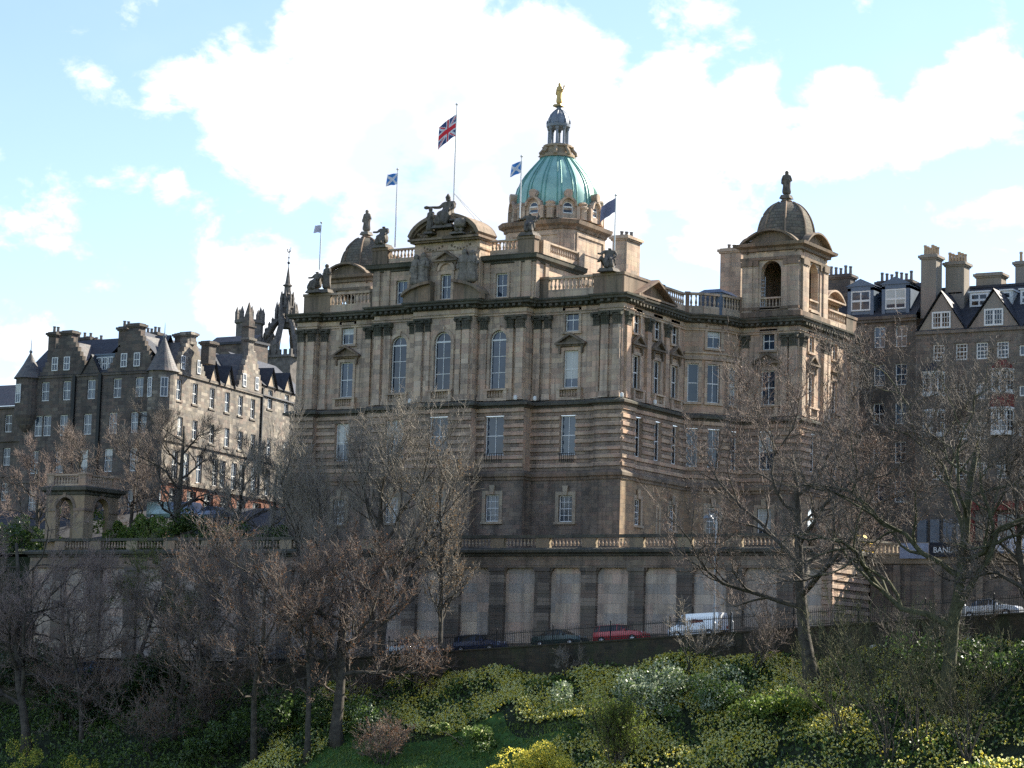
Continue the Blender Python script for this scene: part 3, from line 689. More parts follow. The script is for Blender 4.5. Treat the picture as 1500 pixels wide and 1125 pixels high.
# windows and their stone frames
rng = random.Random(5)
def gl(): return rng.choice(['glass', 'glass', 'glass', 'glass_pale'])
for fr, a0, a1, d, u, f, g, warm in SEG:
    dk = 'glass_dk' if warm == 1 else None
    for o in u:
        if len(o) > 4:
            w = window(fr, o[0], o[1], o[2], o[3], d, bank, True, 2, (.34, .67), glass='glass'); surr(w, fr, *o[:4], d, .3, .12, False, True)
        else:
            tall = o[3]-o[2] > 2.6
            w = window(fr, o[0], o[1], o[2], o[3], d, bank, False, 2 if o[1]-o[0] > 1.05 else 1, (.5,), glass=dk or ('glass' if not tall else gl()))
            surr(w, fr, *o[:4], d, .26, .1, not tall or warm == 2)
            if tall and warm != 2:
                c = (o[0]+o[1])/2; mq = Mesh(); pediment(mq, fr, c, 3.0 if not warm else 2.5, 29.0, .85, d); place(mq.build('window_pediment', 'soot2'), bank)
    for o in f: window(fr, o[0], o[1], o[2], o[3], d+LO, bank, False, 2, (.5,), glass=dk or rng.choice(['glass', 'glass_pale', 'glass']), rd=.3)
    for o in g:
        if len(o) > 4: continue
        w = window(fr, o[0], o[1], o[2], o[3], d+LO+.08, bank, False, 3, (.25, .5, .75), glass=dk or gl(), rd=.25, bw=.04); surr(w, fr, *o[:4], d+LO+.08, .32, .06, True, False, True, mat='surround')
m = Mesh(); m.T = SIDE; m.box(6.1, 6.35, LO+.08, LO+.14, 12.4, 15.6); m.box(6.75, 7.0, LO+.08, LO+.14, 12.4, 15.6); m.box(6.35, 6.75, LO+.08, LO+.14, 15.3, 15.6); m.T = None; place(m.build('slit_surround', 'surround'), bank)
for sx, fr in ((1, FRONT), (-1, FM)):       # black guard irons under first-floor windows
    for o, d in ((FI['s'][0], 1.6), (FI['w'][0], .3)) + (((FI['c'][0], 2.5),) if sx > 0 else ()):
        m = Mesh(); m.T = fr
        for k in range(8):
            x = o[0]+(o[1]-o[0])*(k+.5)/8; m.box(x-.025, x+.025, d+.14, d+.19, o[2]-.6, o[2]+.12)
        m.box(o[0], o[1], d+.14, d+.19, o[2]+.1, o[2]+.15); place(m.build('guard_iron', 'iron'), bank)
# balconettes
def balconette(fr, c, w, d):
    m = Mesh(); m.T = fr
    for s in (-1, 1): m.box(c+s*w/2-.16, c+s*w/2+.16, d, d+.42, 24.15, 25.2)
    m.box(c-w/2, c+w/2, d, d+.4, 24.15, 24.4); m.box(c-w/2-.2, c+w/2+.2, d+.003, d+.48, 25.06, 25.22); m.T = None
    balustrade(m, fr, c-w/2+.16, c+w/2-.16, 24.38, 25.1, d+.26, step=.27, n=5, rails=False, fat=.8)
    place(m.build('balconette', 'stone_up'), bank)
balconette(FRONT, XA, 2.1, 2.2)
for fr in (FRONT, FM): balconette(fr, -11.53, 2.0, 1.3); balconette(fr, -4.92, 2.1, 0); balconette(fr, 6, 2.0, -16.7)
for y in (2.6, 6.45, 9.8): balconette(SIDE, y, 1.7, 0)
for y in (19.4, 24.7): balconette(SIDE, y, 1.7, 8.94)
# pilasters
for fr in (FRONT, FM):
    for a, w, d, p in ((XA+2.45, .72, 2.2, .26), (XA+1.62, .5, 2.2, .12), (XA+3.72, .66, 1.3, .26), (-10.3, .66, 1.3, .26), (-9.28, .72, 1.3, .3), (-8.3, .66, 0, .26), (-7.3, .62, 0, .24),
                       (-2.4, .66, 0, .26), (-1.3, .72, .55, .24), (-.15, .72, .55, .24), (3.75, .62, -16.7, .28), (7.65, .62, -16.7, .28), (8.5, .68, -16.7, .3)):
        pilaster(fr, a, w, d, ZS2, ZP, p, bank)
for a, w, d, p in ((.3, .7, .3, .22), (4.55, .7, 0, .28), (8.2, .66, 0, .2)): pilaster(SIDE, a, w, d, ZS2, ZP, p, bank, mats=('stone_pink', 'soot'))
for a, w in ((17.3, .75), (22.1, .8), (23.0, .5), (28.2, .7), (29.6, .8)): pilaster(SIDE, a, w, 8.94, ZS2, ZP, .3, bank, mats=('stone_up', 'soot'))
m = Mesh()   # two moulded lintels crossing the bow window
m.sweep([(p[0], p[1]) for p in BOWP], [(0, 29.0), (.2, 29.05), (.25, 29.25), (.12, 29.35), (.14, 29.5), (.3, 29.6), (.3, 29.75), (0, 29.8)]); place(m.build('bow_lintel', 'stone_up'), bank)

# ---- parapet
def parapet(fr, d, solids, runs, z0=ZC+.1, z1=35.1):
    for a0, a1 in solids:
        m = Mesh(); m.T = fr; m.box(a0, a1, d-.25, d+.12, z0, z1-.25); m.box(a0-.08, a1+.08, d-.32, d+.2, z1-.25, z1); m.T = None; place(m.build('parapet_pedestal', 'soot2'), bank)
    for a0, a1 in runs:
        m = Mesh(); m.T = fr; m.box(a0, a1, d-.2, d+.1, z0, z0+.55); m.T = None
        balustrade(m, fr, a0, a1, z0+.5, z1-.06, d-.05, step=.42, fat=1.4, n=8); place(m.build('balustrade', 'stone_up'), bank)
for fr in (FRONT, FM):
    parapet(fr, 0, [(-8.5, -7.35), (-2.85, .15)], [(-7.35, -2.85)])
    parapet(fr, -16.7, [(3.3, 8.9)], [], z1=34.2)
parapet(SIDE, 0, [(.3, 7.4)], [(7.4, 11.6)])
parapet(SIDE, 8.94, [(27.2, 29.6)], [(23.2, 27.2)], z1=34.9)
for i, (fr, l) in enumerate(BOW): parapet(fr, 0, [(0, .35)] if i == 0 else ([(l-.3, l)] if i == 2 else []), [(.3 if i == 0 else 0, l-.3 if i == 2 else l)], z1=35.2)
m = Mesh(); m.T = SIDE       # pediment over the side front
mp = Mesh(); pediment(mp, SIDE, 4.9, 7.2, ZC+.12, 1.75, -.1, 1.0); place(mp.build('side_pediment', 'soot2'), bank)
m.T = None
m = Mesh(); m.box(.3, 2.6, 13.8, 17.0, ZC, 35.3); m.frustum(1.45, 15.4, 35.3, 35.7, 2.6, 3.5, 1.6, 2.4); place(m.build('roof_light', 'lead_dk'), bank)

# ---- raised attic storey
m = Mesh(); AW = 8.5
aw = [(XA+s*5.25-.6, XA+s*5.25+.6, 33.35, 35.5) for s in (-1, 1)]
wall(m, FRONT, XA-AW, XA+AW, ZC, 36.6, 1.15, aw, .3)
wall(m, SIDE, -1.15, 7.4, ZC, 36.6, XA+AW, [], .3); wall(m, SIDE, -1.15, 7.4, ZC, 36.6, XA-AW, [], .3)
m.quad((XA-AW, 7.4, ZC), (XA+AW, 7.4, ZC), (XA+AW, 7.4, 36.6), (XA-AW, 7.4, 36.6)); m.quad((XA-AW, -1.1, 37), (XA+AW, -1.1, 37), (XA+AW, 7.4, 37), (XA-AW, 7.4, 37))
m.T = FRONT
for s in (-1, 1):
    for c in (7.95, 6.9, 3.75): m.box(XA+s*c-.32, XA+s*c+.32, 1.153, 1.3, ZC+.1, 36.55)
m.T = SIDE
for c in (-.7, .9, 6.9): m.box(c-.3, c+.3, XA+AW+.003, XA+AW+.15, ZC+.1, 36.55)
m.T = None
place(m.build('attic_wall', 'stone_up'), bank)
for o in aw: w = window(FRONT, *o, 1.15, bank, False, 2, (.5,), glass='glass'); surr(w, FRONT, *o, 1.15, .24, .12)
m = Mesh(); AL = [(XA-AW, 7.4), (XA-AW, -1.15), (XA+AW, -1.15), (XA+AW, 7.4)]
m.sweep(AL, [(0, 36.35), (.14, 36.4), (.16, 36.55), (.5, 36.68), (.55, 36.95), (.62, 37.05), (0, 37.2), (-.3, 37.2)])
place(m.build('attic_cornice', 'soot'), bank)
def attic_bal(fr, d, a0, a1, solids):
    m = Mesh(); m.T = fr; m.box(a0, a1, d-.2, d+.15, 37.15, 37.5); m.T = None
    balustrade(m, fr, a0, a1, 37.45, 38.5, d, step=.4, fat=1.35, n=8); place(m.build('balustrade', 'stone_up'), bank)
for fr in (FRONT, FM):
    attic_bal(fr, .95, XA+3.9, XA+6.9, [])
    m = Mesh(); m.T = fr; m.box(XA+6.9, XA+8.55, .5, 1.3, 37.15, 38.4); m.box(XA+6.8, XA+8.65, .42, 1.4, 38.4, 38.65); m.T = None; place(m.build('attic_pedestal', 'soot2'), bank)
for s in (1, -1):
    sf = Fr((XA, 0), (0, 1), (s, 0)); attic_bal(sf, 8.3, 1.4, 6.6, [])
    m = Mesh(); m.T = sf; m.box(.2, 1.4, 8.05, 8.6, 37.15, 38.5); m.box(6.6, 7.6, 8.0, 8.6, 37.15, 38.5); m.T = None; place(m.build('attic_pedestal', 'stone_up'), bank)
# ---- attic centrepiece with its curved pediment
m = Mesh(); cw = (XA-.55, XA+.55, 33.35, 35.6)
wall(m, FRONT, XA-3.35, XA+3.35, ZC, 38.6, 2.0, [cw], .3)
for s in (-1, 1): m.quad((XA+s*3.35, -2.0, ZC), (XA+s*3.35, 1.2, ZC), (XA+s*3.35, 1.2, 38.6), (XA+s*3.35, -2.0, 38.6))
m.T = FRONT
for s in (-1, 1): m.box(XA+s*2.75-.5, XA+s*2.75+.5, 2.003, 2.3, ZC+.2, 37.9)
m.T = None
m.sweep([(XA-3.35, 1.2), (XA-3.35, -2.0), (XA+3.35, -2.0), (XA+3.35, 1.2)], [(0, 37.7), (.1, 37.75), (.12, 37.95), (.08, 38), (.08, 38.5), (.2, 38.6)])
surround(m, FRONT, *cw, 2.0, .28, .14)
m.T = FRONT; K = 12
for k in range(K):
    t0, t1 = math.pi*k/K, math.pi*(k+1)/K
    P = [(XA+r*math.cos(t), 35.9+r*math.sin(t)) for t in (t0, t1) for r in (.95, .68)]
    m.prism([P[0], P[2], P[3], P[1]], 2.003, 2.2)
m.T = None
place(m.build('centrepiece_wall', 'stone_up'), bank)
window(FRONT, *cw, 2.0, bank, False, 2, (.5,), glass='glass')
m = Mesh(); pediment(m, FRONT, XA, 2.7, 36.75, .8, 2.0, .45); place(m.build('window_pediment', 'soot2'), bank)
m = Mesh(); m.T = FRONT
m.box(XA-3.75, XA+3.75, -.3, 2.85, 38.66, 38.86); m.box(XA-3.6, XA+3.6, -.3, 2.6, 38.5, 38.66)
def arc_pt(x, e=0.): return XA+x*(1-e/4.5), 38.86+2.15*math.sqrt(max(0, 1-(x/3.8)**2))**1.15-e
for s in (-1, 1):
    X_ = [3.75-2.75*k/9 for k in range(10)]
    for k in range(9):
        p, q = arc_pt(s*X_[k]), arc_pt(s*X_[k+1]); p2, q2 = arc_pt(s*X_[k], .28), arc_pt(s*X_[k+1], .28)
        p2, q2 = (p2[0], max(p2[1], 38.86)), (q2[0], max(q2[1], 38.86))
        m.prism([p, q, q2, p2], -.3, 2.9); p3, q3 = (p2[0], max(38.86, p2[1]-.22)), (q2[0], max(38.86, q2[1]-.22)); m.prism([p2, q2, q3, p3], -.3, 2.55)
    m.prism([(XA+s*1.0, 38.86)]+[(XA+s*3.6, 38.86)]+[(arc_pt(s*x, .3)[0], max(38.87, arc_pt(s*x, .3)[1])) for x in X_[1:]], -.2, 2.1)
    # scrolled ends, drapery and fruit swags in the tympanum
    m.T = None
    for k in range(6):
        t = k/5; c = FRONT((XA+s*(1.4+1.5*t), 2.25, 39.55-.35*math.sin(math.pi*t)-.25*t)); m.lathe([(.02, c[2]-.2), (.18, c[2]-.1), (.22, c[2]), (.16, c[2]+.12), (.02, c[2]+.2)], c[0], c[1], 7)
    c = FRONT((XA+s*1.0, 2.4, 40.6)); m.tube([(c[0], c[1]+.5, c[2]), (c[0], c[1]-.4, c[2])], .34, 10)
    m.T = FRONT
m.box(XA-1.0, XA+1.0, -.2, 2.2, 38.86, 39.7); m.box(XA-.8, XA+.8, 2.2, 2.6, 38.86, 39.5)
m.T = None
place(m.build('curved_pediment', 'soot2'), bank)
m = Mesh()
for s in (-1, 1):             # carved swags over the attic window
    for k in range(7):
        t = k/6; c = FRONT((XA+s*(.5+1.9*t), 2.08, 38.15-.3*math.sin(math.pi*t))); m.lathe([(.02, c[2]-.13), (.12, c[2]), (.02, c[2]+.13)], c[0], c[1], 6)
place(m.build('carved_swag', 'soot2'), bank)
for s in (-1, 1):      # broken curved pediment standing on the main cornice
    m = Mesh(); m.T = FRONT; P = []
    for k in range(9):
        x = 4.1-2.9*k/8; P.append((XA+s*x, 33.15+1.6*math.sqrt(max(0, 1-(x/4.3)**2))))
    m.prism([(XA+s*1.2, 33.15)] + [(XA+s*4.1, 33.15)] + P, 2.0, 2.75)
    for k in range(8):
        a, b = P[k], P[k+1]; m.prism([a, b, (b[0], b[1]+.26), (a[0], a[1]+.26)], 1.6, 3.15)
    m.T = None; place(m.build('broken_pediment', 'soot2'), bank)
for s in (-1, 1):            # carved supporters beside the attic window: part of the stonework
    for dx, sc, zz in ((2.15, 3.5, 34.35), (2.95, 3.2, 34.5)):
        figure('carved_figure', STAND, STAND_E, 'statue_lt', bank, (XA+s*dx, -2.5, zz), sc*.95, .2*s)
# ---- corner belvederes with scaled domes
def belvedere(fr0, mirrored):
    sx = -1 if mirrored else 1
    def X(x): return 2*XA-x-1.1 if mirrored else x
    x0, x1, y0, y1 = 3.3, 8.94, 16.75, 22.9; cx, cy = (x0+x1)/2, (y0+y1)/2
    m = Mesh()
    def F(o, a, n): return Fr((X(o[0]), o[1]), (a[0]*sx, a[1]), (n[0]*sx, n[1]))
    frs = [(F((0, y0), (1, 0), (0, -1)), x0, x1, cx), (F((x1, 0), (0, 1), (1, 0)), y0, y1, cy), (F((0, y1), (1, 0), (0, 1)), x0, x1, cx), (F((x0, 0), (0, 1), (-1, 0)), y0, y1, cy)]
    for fi, (fr, a0, a1, c) in enumerate(frs):      # the two outer faces are open, the two towards the roof built up
        o = [(c-1.0, c+1.0, 34.0, 38.45, True)] if fi < 2 else []
        m.cur = 0; wall(m, fr, a0, a1, ZC+.1, 39.4, 0, o, .7)
        m.cur = 1; wall(m, fr, a0+.7, a1-.7, ZC+.1, 39.4, -.7, o, .02); m.cur = 0  # inner walls in a dark stone: the interior's shade put into colour
        m.T = fr
        for s in (-1, 1):
            for e, w, p in ((1.55, .3, .1), (2.3, .5, .22)): m.box(c+s*e-w, c+s*e+w, .003, p, ZC+.3, 38.0)
        m.box(c-1.0, c+1.0, -.2, .25, 33.9, 34.1)
        m.T = None
    m.add([(X(x0), y0, 39.4), (X(x1), y0, 39.4), (X(x1), y1, 39.4), (X(x0), y1, 39.4)], [(0, 1, 2, 3)])
    m.box(min(X(x0), X(x1)), max(X(x0), X(x1)), y0, y1, ZC+.1, 33.4)
    ring = [(X(x0), y0), (X(x1), y0), (X(x1), y1), (X(x0), y1)]
    if mirrored: ring = ring[::-1]
    body = place(m.build('belvedere', ['stone_up', 'base']), bank)
    m = Mesh()
    for fr, a0, a1, c in frs:
        m.T = fr
        for s in (-1, 1):
            for e, w, p in ((1.55, .32, .2), (2.3, .55, .34)): m.box(c+s*e-w, c+s*e+w, .003, p, 38.0, 38.5)
        m.T = None
    m.sweep(ring, [(0, 39.3), (.25, 39.35), (.28, 39.6), (.7, 39.75), (.78, 40.0), (0, 40.12)], True)
    place(m.build('belvedere_cornice', 'soot2'), bank)
    m = Mesh(); m.sweep(ring, [(0, 38.5), (.2, 38.52), (.22, 38.75), (.1, 38.8)], True); place(m.build('belvedere_impost', 'soot2'), bank)
    m = Mesh(); m.sweep(ring, [(0, 33.2), (.25, 33.3), (.25, 33.75), (0, 33.9)], True); place(m.build('belvedere_plinth', 'soot2'), bank)
    for fr, a0, a1, c in frs: m = Mesh(); pediment(m, fr, c, 5.6, 39.9, 1.25, -.1, .75, True); place(m.build('belvedere_pediment', 'soot2'), bank)
    for fr, a0, a1, c in frs:
        m = Mesh(); balustrade(m, fr, c-1.0, c+1.0, 34.1, 35.1, -.1, step=.34, n=6); place(m.build('balustrade', 'stone_up'), bank)
    X0 = X(cx); m = Mesh(); dome = []
    for k in range(13):
        t = k/12; dome.append((2.62*math.cos(t*1.28)**.85, 40.75+3.55*math.sin(t*1.28)/math.sin(1.28)))
    m.lathe([(2.85, 40.0), (2.85, 40.7), (2.68, 40.75)] + dome, X0, cy, 8, a0=math.pi/8)
    d = place(m.build('scaled_dome', 'scale'), bank)
    for k in range(8):
        r = Mesh(); t = math.pi/8+k*math.pi/4
        r.tube([(X0+rr*1.01*math.cos(t), cy+rr*1.01*math.sin(t), z) for rr, z in dome], .1, 5); r.build('rib', 'soot2', d)
    m = Mesh(); m.lathe([(.95, 43.85), (1.05, 44.05), (.65, 44.2), (.5, 44.4), (.58, 44.5), (.38, 44.65), (.38, 44.8)], X0, cy, 10)
    for k in range(8):
        t = k*math.pi/4+math.pi/8; m.lathe([(.05, 43.6), (.2, 43.8), (.23, 44.0), (.1, 44.2)], X0+1.15*math.cos(t), cy+1.15*math.sin(t), 6)
    m.build('finial', 'soot2', d)
    return X0, cy
bx, by = belvedere(FRONT, False); bxm, bym = belvedere(FM, True)
# ladder leaning in the open arch
m = Mesh()
for dx in (-.2, .2): m.tube([(5.3+dx, 16.75, 34.1), (5.3+dx, 16.85, 37.0)], .035, 4)
for k in range(8): m.box(5.1, 5.5, 16.75, 16.8, 34.3+k*.34, 34.34+k*.34)
tag(m.build('ladder', 'galv'), 'aluminium ladder standing in the open arch of the right corner tower', 'ladder')
# roof hood beyond the tower
m = Mesh(); pediment(m, SIDE, 26.2, 4.4, 35.9, 1.0, 7.6, .9, True); m.box(4, 7.6, 24.2, 28.2, ZC, 36.0)
place(m.build('roof_hood', 'stone_up'), bank)

# ---- central drum, copper dome and lantern
DX, DY = XA, 17.05
def octa(h, c): return [(DX-h+c, DY-h), (DX+h-c, DY-h), (DX+h, DY-h+c), (DX+h, DY+h-c), (DX+h-c, DY+h), (DX-h+c, DY+h), (DX-h, DY+h-c), (DX-h, DY-h+c)]
OC = octa(3.8, .8)
m = Mesh(); m.sweep(OC, [(0, ZC), (0, 42.55)], True)
for k in (0, 2, 4, 6):
    p, q = OC[k], OC[k+1]; fr, l = facet(p, q); m.T = fr
    for a0, a1, z0, z1 in ((.3, l-.3, 38.2, 38.5), (.3, l-.3, 41.75, 42.05), (.3, .55, 38.5, 41.75), (l-.55, l-.3, 38.5, 41.75)): m.box(a0, a1, .003, .12, z0, z1)
    m.box(.6, l-.6, .003, .06, 40.2, 40.35)
    m.T = None
place(m.build('drum', 'stone_up'), bank)
m = Mesh(); m.sweep(OC, [(0, 42.25), (.15, 42.30), (.2, 42.55), (.6, 42.75), (.7, 43.10), (.2, 43.25), (-.5, 43.35)], True); place(m.build('drum_cornice', 'soot2'), bank); m = Mesh(); m.sweep(OC, [(-.1, 37.2), (.2, 37.3), (.2, 37.8), (-.1, 37.9)], True)
place(m.build('drum_plinth', 'soot2'), bank)
for k in (0, 2, 4, 6):
    p, q = OC[k], OC[k+1]; fr, l = facet(p, q); m = Mesh()
    balustrade(m, fr, l*.5-1.2, l*.5+1.2, 43.20, 43.85, .1, step=.36, n=5); place(m.build('balustrade', 'stone_up'), bank)
m = Mesh(); m.lathe([(4.05, 43.15), (4.05, 44.15), (4.2, 44.20), (4.2, 44.40), (3.95, 44.50)], DX, DY, 40); place(m.build('dome_ring', 'stone_up'), bank)
DP = [(4.0, 44.0), (4.03, 44.9), (4.02, 45.5), (3.95, 46.1), (3.78, 46.8), (3.48, 47.45), (3.08, 48.1), (2.62, 48.7), (2.15, 49.25), (1.72, 49.75), (1.5, 50.1)]
m = Mesh(); m.lathe(DP, DX, DY, 64); dome = place(m.build('copper_dome', 'copper', smooth=True), bank)
for k in range(16):
    t = (k+.5)*math.pi/8
    for dt, w in ((-.05, .055), (.05, .055)):
        r = Mesh(); r.tube([(DX+(rr+.03)*math.cos(t+dt*(1+.3*(1-rr/4))), DY+(rr+.03)*math.sin(t+dt*(1+.3*(1-rr/4))), z) for rr, z in DP], w, 5)
        if dt < 0: keep = r
        else: keep.v += r.v; n0 = len(keep.v)-len(r.v); keep.f += [tuple(i+n0 for i in f) for f in r.f]; keep.mi += r.mi
    keep.build('rib', 'copper_dk', dome)
for k in range(8):             # arched dormers round the foot of the dome
    t = k*math.pi/4; fr = Fr((DX, DY), (-math.sin(t), math.cos(t)), (math.cos(t), math.sin(t)))
    m = Mesh(); wall(m, fr, -.8, .8, 43.35, 45.00, 4.3, [(-.5, .5, 43.85, 44.97, True)], .25)
    m.T = fr; K = 14
    P = [(.86*math.cos(math.pi*q/K), 44.55+.92*math.sin(math.pi*q/K)) for q in range(K+1)]
    m.prism([(-.85, 44.97)] + [p for p in P if p[1] > 44.97][::-1] + [(.85, 44.97)], 4.0, 4.29)
    for q in range(K):
        a, b = P[q], P[q+1]; m.prism([a, b, (b[0]*.76, 44.55+(b[1]-44.55)*.78), (a[0]*.76, 44.55+(a[1]-44.55)*.78)], 3.3, 4.55)
    m.prism([(-.22, 45.35), (.22, 45.35), (.36, 45.70), (.36, 45.95), (.2, 46.13), (-.2, 46.13), (-.36, 45.95), (-.36, 45.70)], 3.6, 4.6)
    for s in (-1, 1): m.box(s*.98-.16, s*.98+.16, 3.7, 4.5, 43.35, 44.55)
    m.T = None
    dm = place(m.build('arched_dormer', 'stone'), bank)
    w = window(fr, -.5, .5, 43.85, 44.97, 4.3, None, True, 1, (), rd=.18, glass='glass'); w.parent = dm; w.location = (0, 0, 0)
    m = Mesh(); t2 = t+math.pi/8; m.lathe([(.45, 43.35), (.45, 44.35), (.55, 44.45), (.55, 44.60), (.4, 44.70), (.5, 44.90), (.3, 45.05)], DX+4.1*math.cos(t2), DY+4.1*math.sin(t2), 10)
    place(m.build('dome_buttress', 'stone'), bank)
m = Mesh(); m.lathe([(1.75, 49.95), (1.7, 50.25), (1.35, 50.4), (1.28, 50.95), (1.45, 51.0), (1.42, 51.2), (1.15, 51.25)], DX, DY, 24)
for k in range(8):
    t = k*math.pi/4+math.pi/8; m.tube([(DX+r*math.cos(t), DY+r*math.sin(t), z) for r, z in ((1.75, 50.15), (1.7, 50.45), (1.4, 50.8), (1.38, 51.1))], .2, 6)
place(m.build('lantern_base', 'ped'), bank)
m = Mesh(); m.lathe([(.62, 51.2), (.62, 51.4), (.45, 51.5)], DX, DY, 16)
m.lathe([(.9, 52.95), (1.15, 53.05), (1.18, 53.3), (1.05, 53.4), (1.05, 53.5), (.98, 53.9), (.8, 54.3), (.5, 54.62), (.25, 54.8), (.2, 55.0), (.28, 55.1), (.12, 55.2)], DX, DY, 24)
lan = place(m.build('lantern', 'lead'), bank)
for k in range(8):
    t = k*math.pi/4+math.pi/8; c = Mesh(); x, y = DX+.9*math.cos(t), DY+.9*math.sin(t)
    c.lathe([(.19, 51.2), (.19, 51.35), (.125, 51.4), (.115, 52.7), (.18, 52.8), (.2, 53.0)], x, y, 8); c.build('column', 'lead', lan)
    c = Mesh(); c.lathe([(.04, 53.3), (.1, 53.45), (.04, 53.75)], DX+1.1*math.cos(t), DY+1.1*math.sin(t), 5); c.build('pinnacle', 'lead', lan)
    c = Mesh(); c.tube([(DX+r*math.cos(t), DY+r*math.sin(t), z) for r, z in ((1.0, 53.5), (.99, 53.9), (.81, 54.3), (.51, 54.63), (.26, 54.82))], .05, 4); c.build('rib', 'lead', lan)
# ---- chimneys
def chimney(x0, x1, y0, y1, z0, z1, par, mat='stone_up', pots=4, pot='pot_g', cap='soot2', along='x', ph=.75):
    m = Mesh(); m.box(x0, x1, y0, y1, z0, z1-.5); m.box(x0-.12, x1+.12, y0-.12, y1+.12, z1-.5, z1-.35); m.box(x0-.24, x1+.24, y0-.24, y1+.24, z1-.35, z1-.1); m.box(x0-.05, x1+.05, y0-.05, y1+.05, z1-.1, z1)
    o = m.build('chimney', [mat]); place(o, par)
    for i in range(pots):
        t = (i+.5)/pots
        px, py = (x0+(x1-x0)*t, (y0+y1)/2) if along == 'x' else ((x0+x1)/2, y0+(y1-y0)*t)
        p = Mesh(); h = ph*(1-.25*((i*7) % 3)/2); p.lathe([(.17, z1-.02), (.15, z1+h*.8), (.19, z1+h*.85), (.18, z1+h), (.12, z1+h)], px, py, 8); p.build('chimney_pot', pot, o)
    return o
chimney(-6.65, -5.15, 10, 12.6, ZC, 40.5, bank, pots=3, ph=.6)
chimney(-1.6, .55, 22, 24.6, ZC, 41.0, bank, pots=4, ph=.6)
chimney(-29.5, -27.6, 22, 24.6, ZC, 39.0, bank, pots=3)
# small floodlights on the ledge
for p in ((-19.8, -2.6), (-9.2, -2.1), (-7.9, -1.0), (.6, -.9), (.9, 4.6)):
    m = Mesh(); m.lathe([(.1, ZS2-.1), (.16, ZS2), (.16, ZS2+.25), (.05, ZS2+.32)], p[0], p[1], 8); place(m.build('floodlight', 'white'), bank)

# ================================================================== SETTING: road, terrace, garden
def zw(x): return 2.55 + .0745*(x-.74)          # coping of the garden wall beside the climbing street
def zr(x): return zw(x) - .12                    # the street itself
def gz(x, y):                                    # garden bank below the wall, then the lawn
    t = -19.35 - y
    b = zw(x) - 2.1 - .55*t
    b += .35*math.sin(x*.31+y*.5)+.25*math.sin(x*.83-y*.37)
    return max(b, -13.5 + .4*math.sin(x*.05)) if t < 60 else -13.5
# ground far out to the horizon
m = Mesh(); m.box(-3000, 3000, -3000, 3000, -16, -14.2); m.build('ground', 'grass', kind='structure')
# planted bank
m = Mesh(); xs = np.arange(-110, 110.1, 1.6); ys = np.concatenate([np.arange(-19.3, -50, -1.2), np.arange(-50, -175, -12)])
vs = [(x, y, gz(x, y)) for y in ys for x in xs]; n = len(xs)
fs = [(j*n+i, j*n+i+1, (j+1)*n+i+1, (j+1)*n+i) for j in range(len(ys)-1) for i in range(n-1)]
m.add(vs, fs); m.build('garden_bank', 'soil', smooth=True, kind='structure')
# mown grass strip between the flower beds
m = Mesh(); gx = np.arange(-9, 13.1, .8); gy = np.arange(-27.5, -48, -.9)
vs = [(x+(.22*(y+27))*.6+.9*math.sin(x*.6), y+1.6*math.sin(x*.45), gz(x+(.22*(y+27))*.6+.9*math.sin(x*.6), y+1.6*math.sin(x*.45))+.07) for y in gy for x in gx]; n = len(gx)
m.add(vs, [(j*n+i, j*n+i+1, (j+1)*n+i+1, (j+1)*n+i) for j in range(len(gy)-1) for i in range(n-1)]); m.build('lawn', 'grass', smooth=True, kind='structure')
# street, kerb and pavements
def strip(name, y0, y1, dz, mat, x0=-130, x1=130, st=4):
    m = Mesh(); X = np.arange(x0, x1+.1, st)
    vs = [(x, y, zr(x)+dz) for x in X for y in (y0, y1)] + [(x, y, zr(x)-3) for x in X for y in (y0, y1)]
    k = len(X)*2; fs = []
    for i in range(len(X)-1):
        fs += [(2*i, 2*i+2, 2*i+3, 2*i+1), (2*i, 2*i+k, 2*i+2+k, 2*i+2), (2*i+1, 2*i+3, 2*i+3+k, 2*i+1+k)]
    m.add(vs, fs); return m.build(name, mat, kind='structure')
strip('road', -18.0, -10.4, 0, 'asphalt'); strip('pavement', -19.0, -18.0, .12, 'paving'); strip('pavement', -10.4, -7.4, .13, 'paving')
m = Mesh()
for x in np.arange(-120, 120, 6.): m.add([(x, -14.25, zr(x)+.006), (x+3, -14.25, zr(x+3)+.006), (x+3, -14.12, zr(x+3)+.006), (x, -14.12, zr(x)+.006)], [(0, 1, 2, 3)])
m.build('road_marking', 'white', kind='structure')
